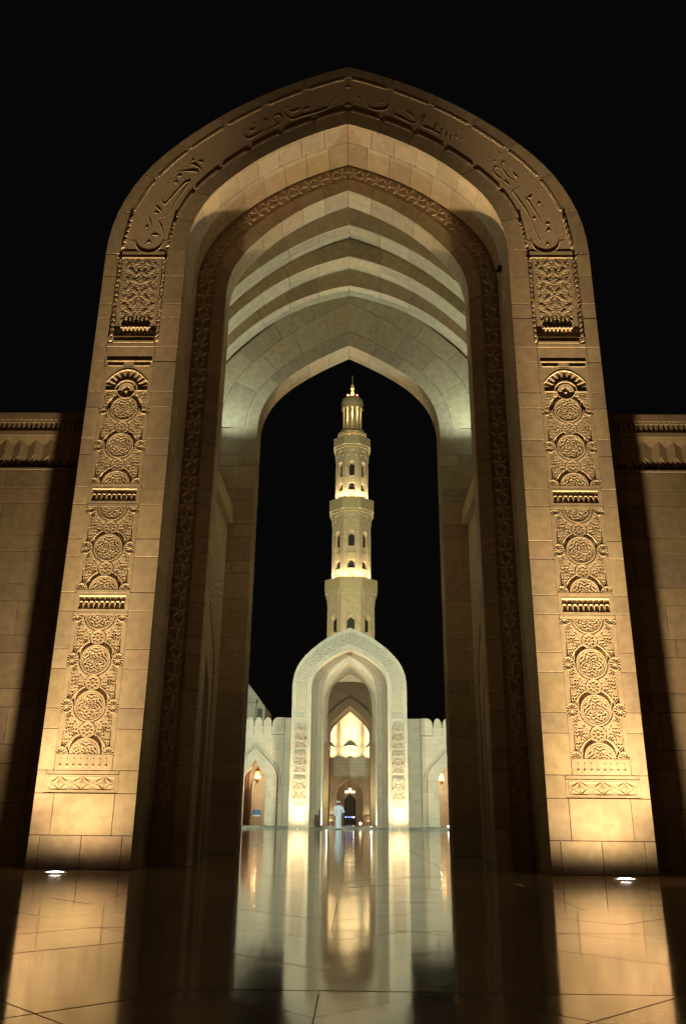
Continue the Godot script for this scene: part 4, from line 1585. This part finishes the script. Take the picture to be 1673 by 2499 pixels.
# ---------------------------------------------------------------- lamps
func build_lamps() -> void:
	var prof := [[90.0, 5.2], [45.0, 10.0], [28.0, 26.0], [20.0, 52.0], [10.0, 200.0]]
	for s in [-1.0, 1.0]:
		var cones := []
		for k in prof:
			cones.append([k[0], k[1] * (0.80 if s < 0 else 1.04)])
		var lamp := ground_lamp("round lamp sunk in the paving at the foot of the %s carved pillar" % ("left" if s < 0 else "right"), Vector3(s * 3.05, 0.0, -9.66), cones, WARM, M.lamp_white, 0.095, "lamps at the pillar feet")
		spot(lamp, Vector3(s * 3.05, 0.06, -9.66), Vector3(s * 6.6, 6.4, -11.35), 36.0, 7.0, WARM, 0.05)
	# uplights of the pale portal
	for s in [-1.0, 1.0]:
		ground_lamp("small lamp in the paving before the %s pillar of the pale portal" % ("left" if s < 0 else "right"), Vector3(-0.2 + s * 3.06, 0.0, -53.35), [[88.0, 4.5], [72.0, 7.0], [45.0, 26.0], [20.0, 60.0], [9.0, 130.0]], Color(1, 0.92, 0.74), M.lamp_warm, 0.07, "lamps at the portal feet")
	# floodlights on masts that light the court, out of sight behind the gateway walls
	for s in [-1.0, 1.0]:
		var b := Vector3(s * 17.0, 0, -33.0)
		var t := thing("unseen_court_floodlight", "unseen floodlight on a tall steel mast at the %s edge of the court" % ("left" if s < 0 else "right"), "floodlight", b, "unseen court floodlights")
		var g := Geo.new()
		g.tube(b, b + Vector3(0, 9, 0), 0.12, 0.08, 12)
		put(g, "mast", M.steel, t)
		var hd := b + Vector3(0, 9.1, 0)
		var aim := Vector3(-0.2, 5.5, -54.5)
		var d := (aim - hd).normalized()
		g = Geo.new()
		g.tube(hd - d * 0.25, hd + d * 0.05, 0.16, 0.28, 16)
		put(g, "lamp_head", M.iron, t)
		g = Geo.new()
		g.tube(hd + d * 0.055, hd + d * 0.07, 0.24, 0.24, 16)
		put(g, "lens", M.lamp_cool, t)
		spot(t, hd + d * 0.12, aim, 38.0, 510.0, HALIDE, 0.2, 0.6)
		# and one, also out of view, placed to light the minaret
		var aim2 := Vector3(-0.68, 60, -150)
		var d2 := (aim2 - hd).normalized()
		g = Geo.new()
		g.tube(hd + Vector3(0, 0.6, 0) - d2 * 0.25, hd + Vector3(0, 0.6, 0) + d2 * 0.05, 0.16, 0.28, 16)
		put(g, "lamp_head", M.iron, t)
		g = Geo.new()
		g.tube(hd + Vector3(0, 0.6, 0) + d2 * 0.055, hd + Vector3(0, 0.6, 0) + d2 * 0.07, 0.24, 0.24, 16)
		put(g, "lens", M.lamp_cool, t)
		spot(t, hd + Vector3(0, 0.6, 0) + d2 * 0.12, aim2, 22.0, 2000.0, Color(1.0, 0.99, 0.78), 0.2, 0.5)
	for s in [-1.0, 1.0]:  # floodlights out of view on the roof, placed to light the minaret
		var b := Vector3(-0.68 + s * 13.0, 5.93, -98.0)
		var t := thing("unseen_roof_floodlight", "unseen floodlight on the hall roof turned up at the minaret, %s side" % ("left" if s < 0 else "right"), "floodlight", b, "unseen roof floodlights")
		var aim := Vector3(-0.68, 55, -147)
		var hd := b + Vector3(0, 0.7, 0)
		var d := (aim - hd).normalized()
		var g := Geo.new()
		g.tube(b, hd, 0.05, 0.05, 10)
		g.tube(hd - d * 0.2, hd + d * 0.05, 0.14, 0.24, 16)
		put(g, "lamp_head", M.iron, t)
		g = Geo.new()
		g.tube(hd + d * 0.055, hd + d * 0.07, 0.21, 0.21, 16)
		put(g, "lens", M.lamp_cool, t)
		spot(t, hd + d * 0.12, aim, 30.0, 1150.0, Color(1.0, 0.99, 0.76), 0.2, 0.6)
	# bracket floodlights inside the vault, hidden behind the second frame
	for s in [-1.0, 1.0]:
		var b := Vector3(s * 2.80, 7.3, -14.55)
		var t := thing("unseen_vault_floodlight", "unseen bracket floodlight on the %s wall under the gateway's stepped vault" % ("left" if s < 0 else "right"), "floodlight", b, "unseen floodlights under the vault")
		var g := Geo.new()
		g.tube(Vector3(s * 3.0, 7.25, -14.55), b, 0.025, 0.025, 8)
		put(g, "bracket", M.iron, t)
		var aim := Vector3(s * 0.5, 11.8, -13.3)
		var d := (aim - b).normalized()
		g = Geo.new()
		g.tube(b - d * 0.12, b + d * 0.02, 0.06, 0.10, 14)
		put(g, "lamp_head", M.iron, t)
		g = Geo.new()
		g.tube(b + d * 0.025, b + d * 0.035, 0.085, 0.085, 14)
		put(g, "lens", M.lamp_cool, t)
		spot(t, b + d * 0.07, aim, 60.0, 5.6 if s < 0 else 7.0, HALIDE, 0.05)
		spot(t, b + d * 0.07, Vector3(-s * 2.3, 3.6, -13.3), 30.0, 3.0, Color(1.0, 0.95, 0.72), 0.05)  # second beam from out of view, placed to light the opposite side wall
	# unseen lamps behind the gateway, placed to light its rear reveal
	for s in [-1.0, 1.0]:
		ground_lamp("unseen lamp in the court paving behind the %s foot of the gateway" % ("left" if s < 0 else "right"), Vector3(s * 2.6, 0.0, -16.5), [[60.0, 6.0], [30.0, 22.0]], WARM, M.lamp_warm, 0.09, "unseen lamps behind the gateway")
	# unseen sources, placed to light the portal passage, inner portal and hall front
	for s in [-1.0, 1.0]:
		ground_lamp("unseen lamp in the terrace at the %s foot of the dim inner portal" % ("left" if s < 0 else "right"), Vector3(-0.23 + s * 2.3, 0.17, -61.6), [[80.0, 7.0], [40.0, 14.0]], AMBER, M.lamp_warm, 0.06, "unseen lamps before the inner portal", Vector3(0, 0.85, -0.5))
		ground_lamp("small lamp for the unseen source inside the pale portal, by its %s jamb" % ("left" if s < 0 else "right"), Vector3(-0.2 + s * 1.45, 0.17, -57.4), [[85.0, 7.0], [45.0, 14.0]], HALIDE, M.lamp_dim, 0.035, "lamps for the unseen source in the pale portal", Vector3(0, 0.95, 0.3))
		ground_lamp("unseen lamp in the terrace before the %s half of the prayer hall" % ("left" if s < 0 else "right"), Vector3(-0.25 + s * 2.6, 0.17, -73.5), [[80.0, 9.0]], AMBER, M.lamp_warm, 0.08, "unseen lamps before the hall", Vector3(0, 0.7, -0.7))
	# warm floodlights out of view behind the viewer, placed to light the gateway front
	for s in [-1.0, 1.0]:
		var b := Vector3(s * 14.0, 0, 24.0)
		var t := thing("unseen_plaza_floodlight", "unseen warm floodlight at the %s rear of the plaza, placed to light the gateway front" % ("left" if s < 0 else "right"), "floodlight", b, "unseen plaza floodlights")
		var g := Geo.new()
		g.tube(b, b + Vector3(0, 8, 0), 0.12, 0.08, 12)
		put(g, "mast", M.steel, t)
		var hd := b + Vector3(0, 8.1, 0)
		var aim := Vector3(0, 9.5, -11)
		var d := (aim - hd).normalized()
		g = Geo.new()
		g.tube(hd - d * 0.3, hd + d * 0.05, 0.16, 0.36, 16)
		put(g, "lamp_head", M.iron, t)
		g = Geo.new()
		g.tube(hd + d * 0.055, hd + d * 0.07, 0.33, 0.33, 16)
		put(g, "lens", M.lamp_warm, t)
		spot(t, hd + d * 0.14, aim, 27.0, 9.5, Color(1.0, 0.70, 0.38), 0.3)
	# lanterns in the court archways
	for s in [-1.0, 1.0]:
		var c := Vector3(-6.14 if s < 0 else 5.74, 3.2, -56.3)
		var t := thing("hanging_lantern", "pointed brass lantern glowing in the %s court archway" % ("left" if s < 0 else "right"), "lantern", c, "lanterns in the court arches")
		var g := Geo.new()
		g.tube(c + Vector3(0, 0.55, 0), c + Vector3(0, 2.0, 0), 0.012, 0.012, 6)
		g.lathe([Vector2(0.0, 0.62), Vector2(0.05, 0.50), Vector2(0.13, 0.42), Vector2(0.20, 0.30), Vector2(0.20, 0.26)], 8, c, false)
		g.lathe([Vector2(0.19, -0.22), Vector2(0.17, -0.30), Vector2(0.07, -0.40), Vector2(0.03, -0.48), Vector2(0.0, -0.56)], 8, c, false)
		for k in 8:
			var a := TAU * k / 8.0
			var e := Vector3(sin(a), 0, cos(a)) * 0.195
			g.tube(c + e + Vector3(0, -0.24, 0), c + e + Vector3(0, 0.30, 0), 0.012, 0.012, 5)
		put(g, "frame", M.brass, t)
		g = Geo.new()
		g.lathe([Vector2(0.0, -0.22), Vector2(0.13, -0.20), Vector2(0.15, 0.0), Vector2(0.12, 0.22), Vector2(0.0, 0.24)], 10, c)
		put(g, "glass", M.lamp_gold, t)
		omni(t, c + Vector3(0, -0.1, -0.30), 4.5, Color(1.0, 0.95, 0.80), 0.12)
	# chandelier under the hall's porch arch
	var c := Vector3(-0.26, 2.92, -79.6)
	var t := thing("chandelier", "brass chandelier with round white bulbs hanging in the hall doorway", "chandelier", c)
	var g := Geo.new()
	g.tube(c + Vector3(0, 0.2, 0), c + Vector3(0, 1.25, 0), 0.02, 0.02, 6)
	g.ball(c + Vector3(0, -0.05, 0), 0.10, 10)
	g.lathe([Vector2(0.0, 0.62), Vector2(0.12, 0.45), Vector2(0.28, 0.38), Vector2(0.30, 0.34)], 12, c)
	for k in 6:
		var a := TAU * k / 6.0 + PI / 2
		g.tube(c, c + Vector3(sin(a) * 0.36, -0.08, cos(a) * 0.36), 0.015, 0.015, 6)
	put(g, "frame", M.brass, t)
	for k in 6:
		var a := TAU * k / 6.0 + PI / 2
		g = Geo.new()
		var bp := c + Vector3(sin(a) * 0.36, 0.02, cos(a) * 0.36)
		g.ball(bp, 0.10, 12)
		put(g, "bulb", M.lamp_warm, t)
		if k % 2 == 0:
			omni(t, bp, 0.25, AMBER, 0.08)
	g = Geo.new()
	g.ball(c + Vector3(0, 0.22, 0.12), 0.12, 12, 1.5)
	put(g, "bulb", M.lamp_warm, t)

# ---------------------------------------------------------------- small things in the court
func build_small_things() -> void:
	var c := Vector3(0.54, 0.17, -56.6)
	var t := thing("globe_lamp", "small white globe lamp standing on the terrace step inside the portal", "lamp", c)
	var g := Geo.new()
	g.lathe([Vector2(0.07, 0), Vector2(0.05, 0.03), Vector2(0.03, 0.08)], 12, c)
	put(g, "base", M.iron, t)
	g = Geo.new()
	g.ball(c + Vector3(0, 0.17, 0), 0.095, 14)
	put(g, "globe", M.lamp_warm, t)
	omni(t, c + Vector3(0, 0.17, 0), 0.12, AMBER, 0.08)
	var colours := [M.lamp_blue, M.lamp_violet, M.lamp_blue, M.lamp_white]
	for k in 4:
		var p := Vector3(-0.62 + k * 0.236, 0.17, -79.2)
		var tt := thing("post_light", "%s spot light on a short post, %s of the four before the dark doorway" % [["blue-white", "violet", "blue", "white"][k], ["leftmost", "second", "third", "rightmost"][k]], "light", p, "row of small coloured lights")
		g = Geo.new()
		g.tube(p, p + Vector3(0, 0.56, 0), 0.025, 0.025, 8)
		put(g, "post", M.iron, tt)
		g = Geo.new()
		g.ball(p + Vector3(0, 0.62, 0), 0.06, 12)
		put(g, "bulb", colours[k], tt)
		omni(tt, p + Vector3(0, 0.62, 0), 0.02, Color(0.6, 0.7, 1.0), 0.06)
	# notice board in the left archway
	var b := Vector3(-6.12, 0.17, -56.6)
	var nb := thing("notice_board", "blue and white notice board on a low stand in the left archway", "sign", b)
	g = Geo.new()
	g.bbox(Vector3(b.x - 0.27, 0.80, b.z - 0.02), Vector3(b.x + 0.27, 1.12, b.z + 0.02), 0.006)
	put(g, "board", M.blue, nb)
	g = Geo.new()
	g.bbox(Vector3(b.x - 0.24, 0.72, b.z - 0.015), Vector3(b.x + 0.24, 0.80, b.z + 0.024), 0.004)
	put(g, "white_strip", M.white, nb)
	for x in [-0.2, 0.2]:
		g = Geo.new()
		g.tube(Vector3(b.x + x, 0.17, b.z), Vector3(b.x + x, 0.74, b.z), 0.015, 0.015, 8)
		put(g, "leg", M.steel, nb)
	# a little white lamp at the foot of the right archway
	c = Vector3(5.98, 0.17, -55.1)
	t = thing("step_lamp", "tiny white lamp on the step of the right court archway", "lamp", c)
	g = Geo.new()
	g.lathe([Vector2(0.05, 0), Vector2(0.05, 0.03)], 10, c)
	put(g, "base", M.iron, t)
	g = Geo.new()
	g.ball(c + Vector3(0, 0.07, 0), 0.05, 10)
	put(g, "globe", M.lamp_white, t)

# ---------------------------------------------------------------- the person: fields of tapered capsules, meshed as surface nets
func field(p: Vector3, bones: Array, k: float) -> float:
	var d := 1e9
	for b in bones:
		var a: Vector3 = b[0]
		var e: Vector3 = b[1] - a
		var t := clampf((p - a).dot(e) / maxf(e.length_squared(), 1e-9), 0, 1)
		var v := p - a - e * t
		if b.size() > 4:
			v /= b[4]
		var q := v.length() - lerpf(b[2], b[3], t)
		if d > 1e8:
			d = q
		else:
			var h := clampf(0.5 + 0.5 * (d - q) / k, 0, 1)
			d = lerpf(d, q, h) - k * h * (1 - h)
	return d

func nets(g: Geo, bones: Array, lo: Vector3, hi: Vector3, cell: float, k: float, at: Transform3D) -> void:
	var n := Vector3i(((hi - lo) / cell).ceil()) + Vector3i.ONE
	var f := PackedFloat32Array()
	f.resize(n.x * n.y * n.z)
	for z in n.z:
		for y in n.y:
			for x in n.x:
				f[(z * n.y + y) * n.x + x] = field(lo + Vector3(x, y, z) * cell, bones, k)
	var vert := {}
	for z in n.z - 1:
		for y in n.y - 1:
			for x in n.x - 1:
				var s := Vector3.ZERO
				var c := 0
				for e in [[0, 0, 0, 1, 0, 0], [0, 1, 0, 1, 1, 0], [0, 0, 1, 1, 0, 1], [0, 1, 1, 1, 1, 1], [0, 0, 0, 0, 1, 0], [1, 0, 0, 1, 1, 0], [0, 0, 1, 0, 1, 1], [1, 0, 1, 1, 1, 1], [0, 0, 0, 0, 0, 1], [1, 0, 0, 1, 0, 1], [0, 1, 0, 0, 1, 1], [1, 1, 0, 1, 1, 1]]:
					var v0: float = f[((z + e[2]) * n.y + y + e[1]) * n.x + x + e[0]]
					var v1: float = f[((z + e[5]) * n.y + y + e[4]) * n.x + x + e[3]]
					if (v0 < 0) != (v1 < 0):
						s += Vector3(e[0], e[1], e[2]).lerp(Vector3(e[3], e[4], e[5]), v0 / (v0 - v1))
						c += 1
				if c > 0:
					vert[Vector3i(x, y, z)] = lo + (Vector3(x, y, z) + s / c) * cell
	var nrm := {}
	for q in vert:
		var v: Vector3 = vert[q]
		var h := cell * 0.5
		nrm[q] = at.basis * Vector3(field(v + Vector3(h, 0, 0), bones, k) - field(v - Vector3(h, 0, 0), bones, k), field(v + Vector3(0, h, 0), bones, k) - field(v - Vector3(0, h, 0), bones, k), field(v + Vector3(0, 0, h), bones, k) - field(v - Vector3(0, 0, h), bones, k)).normalized()
	for z in range(1, n.z - 1):
		for y in range(1, n.y - 1):
			for x in range(1, n.x - 1):
				var v0: float = f[(z * n.y + y) * n.x + x]
				for ax in 3:
					var o := Vector3i(1, 0, 0) if ax == 0 else Vector3i(0, 1, 0) if ax == 1 else Vector3i(0, 0, 1)
					var v1: float = f[((z + o.z) * n.y + y + o.y) * n.x + x + o.x]
					if (v0 < 0) == (v1 < 0):
						continue
					var p := Vector3i(0, 1, 0) if ax == 0 else Vector3i(0, 0, 1) if ax == 1 else Vector3i(1, 0, 0)
					var r := Vector3i(0, 0, 1) if ax == 0 else Vector3i(1, 0, 0) if ax == 1 else Vector3i(0, 1, 0)
					var b := Vector3i(x, y, z)
					var q := [b, b - p, b - p - r, b - r]
					if not (vert.has(q[0]) and vert.has(q[1]) and vert.has(q[2]) and vert.has(q[3])):
						continue
					g.tri_s(at * vert[q[0]], at * vert[q[1]], at * vert[q[2]], nrm[q[0]], nrm[q[1]], nrm[q[2]])
					g.tri_s(at * vert[q[0]], at * vert[q[2]], at * vert[q[3]], nrm[q[0]], nrm[q[2]], nrm[q[3]])

func build_person() -> void:
	var at := Vector3(-0.81, 0.0, -53.8)
	var t := thing("person", "person in a long white robe and cap walking away across the court, arm bent", "person", at)
	var x := Transform3D(Basis(Vector3.UP, 0.25) * Basis.from_scale(Vector3.ONE * 0.95), at)
	# in the person's own axes: facing -z (away from the camera), +x is the right hand
	var g := Geo.new()
	# body: legs, trunk, neck, arms
	var body := [[Vector3(-0.09, 0.88, 0), Vector3(-0.09, 0.48, -0.02), 0.075, 0.055], [Vector3(-0.09, 0.48, -0.02), Vector3(-0.10, 0.09, 0.05), 0.052, 0.036],
		[Vector3(0.09, 0.88, 0), Vector3(0.09, 0.48, -0.05), 0.075, 0.055], [Vector3(0.09, 0.48, -0.05), Vector3(0.09, 0.09, -0.08), 0.052, 0.036],
		[Vector3(-0.10, 0.05, 0.07), Vector3(-0.10, 0.035, -0.10), 0.042, 0.034], [Vector3(0.09, 0.05, -0.06), Vector3(0.10, 0.035, -0.23), 0.042, 0.034],
		[Vector3(0, 0.92, 0), Vector3(0, 1.30, 0), 0.12, 0.13], [Vector3(-0.15, 1.36, 0), Vector3(0.15, 1.36, 0), 0.065, 0.065], [Vector3(0, 1.36, 0), Vector3(0, 1.50, -0.015), 0.06, 0.052],
		[Vector3(-0.19, 1.36, 0), Vector3(-0.24, 1.06, 0.01), 0.052, 0.042], [Vector3(-0.24, 1.06, 0.01), Vector3(-0.23, 0.84, -0.06), 0.040, 0.028],
		[Vector3(0.19, 1.36, 0), Vector3(0.30, 1.08, 0.04), 0.052, 0.042], [Vector3(0.30, 1.08, 0.04), Vector3(0.16, 1.02, -0.15), 0.040, 0.028]]
	nets(g, body, Vector3(-0.42, -0.05, -0.36), Vector3(0.42, 1.62, 0.22), 0.02, 0.03, x)
	# head with nose, chin and ears, on a finer grid
	var hd := Vector3(0, 1.60, -0.02)
	var head := [[hd + Vector3(0, 0.02, 0.005), hd + Vector3(0, 0.0, -0.005), 0.088, 0.085], [hd + Vector3(0, -0.05, -0.03), hd + Vector3(0, -0.075, -0.055), 0.055, 0.040], [hd + Vector3(0, 0.005, -0.09), hd + Vector3(0, -0.025, -0.11), 0.010, 0.014],
		[hd + Vector3(-0.083, 0.015, 0.01), hd + Vector3(-0.083, -0.025, 0.012), 0.016, 0.011], [hd + Vector3(0.083, 0.015, 0.01), hd + Vector3(0.083, -0.025, 0.012), 0.016, 0.011],
		[hd + Vector3(-0.025, -0.05, -0.088), hd + Vector3(0.025, -0.05, -0.088), 0.009, 0.009], [hd + Vector3(0, -0.08, 0.0), hd + Vector3(0, -0.14, 0.01), 0.05, 0.052]]
	nets(g, head, hd - Vector3(0.13, 0.17, 0.15), hd + Vector3(0.13, 0.14, 0.13), 0.006, 0.018, x)
	# hands, each with four fingers and a thumb
	for hand in [[Vector3(-0.23, 0.83, -0.06), Vector3(0.02, -1, -0.15), Vector3(1, 0, 0)], [Vector3(0.155, 1.015, -0.155), Vector3(-1, 0.05, -0.35), Vector3(0, 1, 0)]]:
		var w: Vector3 = hand[0]
		var d: Vector3 = (hand[1] as Vector3).normalized()
		var th: Vector3 = hand[2]
		var side := th - d * th.dot(d)
		side = side.normalized()
		var palm := d.cross(side)
		var bones := [[w, w + d * 0.075, 0.026, 0.030], [w + d * 0.05 - side * 0.02, w + d * 0.08 - side * 0.025, 0.016, 0.014], [w + d * 0.05 + side * 0.02, w + d * 0.08 + side * 0.025, 0.016, 0.014]]
		for k in 4:
			var o := w + d * 0.078 + side * (0.030 - 0.020 * k)
			var l: float = [0.036, 0.042, 0.039, 0.030][k]
			var m := o + d * l + palm * 0.008
			bones.append([o, m, 0.0092, 0.0084])
			bones.append([m, m + d * l * 0.7 + palm * 0.022, 0.0084, 0.0072])
		bones.append([w + d * 0.02 + side * 0.022, w + d * 0.05 + side * 0.050, 0.012, 0.010])
		bones.append([w + d * 0.05 + side * 0.050, w + d * 0.08 + side * 0.055 + palm * 0.012, 0.010, 0.0085])
		nets(g, bones, w - Vector3(0.19, 0.19, 0.19), w + Vector3(0.19, 0.19, 0.19), 0.0075, 0.006, x)
	put(g, "body", M.skin, t)
	# robe: shoulders, chest, skirt and sleeves
	g = Geo.new()
	var wide := Vector3(1.0, 1.0, 0.78)
	var robe := [[Vector3(0, 1.28, 0), Vector3(0, 0.95, 0), 0.185, 0.19, wide], [Vector3(0, 0.95, 0), Vector3(-0.01, 0.16, -0.01), 0.19, 0.20, wide], [Vector3(-0.13, 1.37, 0), Vector3(0.13, 1.37, 0), 0.085, 0.085],
		[Vector3(-0.19, 1.36, 0), Vector3(-0.25, 1.06, 0.01), 0.078, 0.078], [Vector3(-0.25, 1.06, 0.01), Vector3(-0.235, 0.88, -0.05), 0.072, 0.070],
		[Vector3(0.19, 1.36, 0), Vector3(0.30, 1.08, 0.04), 0.078, 0.080], [Vector3(0.30, 1.08, 0.04), Vector3(0.19, 1.03, -0.12), 0.076, 0.072]]
	nets(g, robe, Vector3(-0.42, 0.06, -0.32), Vector3(0.46, 1.52, 0.28), 0.02, 0.045, x)
	put(g, "robe", M.robe, t)
	g = Geo.new()
	g.lathe([Vector2(0.099, 0.0), Vector2(0.098, 0.06), Vector2(0.085, 0.085), Vector2(0.05, 0.095), Vector2(0, 0.098)], 20, x * (hd + Vector3(0, 0.035, 0.0)))
	put(g, "cap", M.robe, t)
	g = Geo.new()
	nets(g, [[hd + Vector3(0, 0.01, 0.025), hd + Vector3(0, -0.04, 0.035), 0.078, 0.062]], hd - Vector3(0.1, 0.13, 0.07), hd + Vector3(0.1, 0.06, 0.13), 0.008, 0.01, x)
	put(g, "hair", M.hair, t)
	for f in [[Vector3(-0.10, 0.0, 0.09), Vector3(-0.10, 0.0, -0.15)], [Vector3(0.09, 0.0, -0.04), Vector3(0.10, 0.0, -0.28)]]:
		g = Geo.new()
		nets(g, [[f[0] + Vector3(0, 0.018, 0), f[1] + Vector3(0, 0.016, 0), 0.045, 0.04, Vector3(1, 0.45, 1)]], f[1] - Vector3(0.08, 0.02, 0.08), f[0] + Vector3(0.08, 0.08, 0.08), 0.012, 0.01, x)
		put(g, "sandal", M.shoe, t)
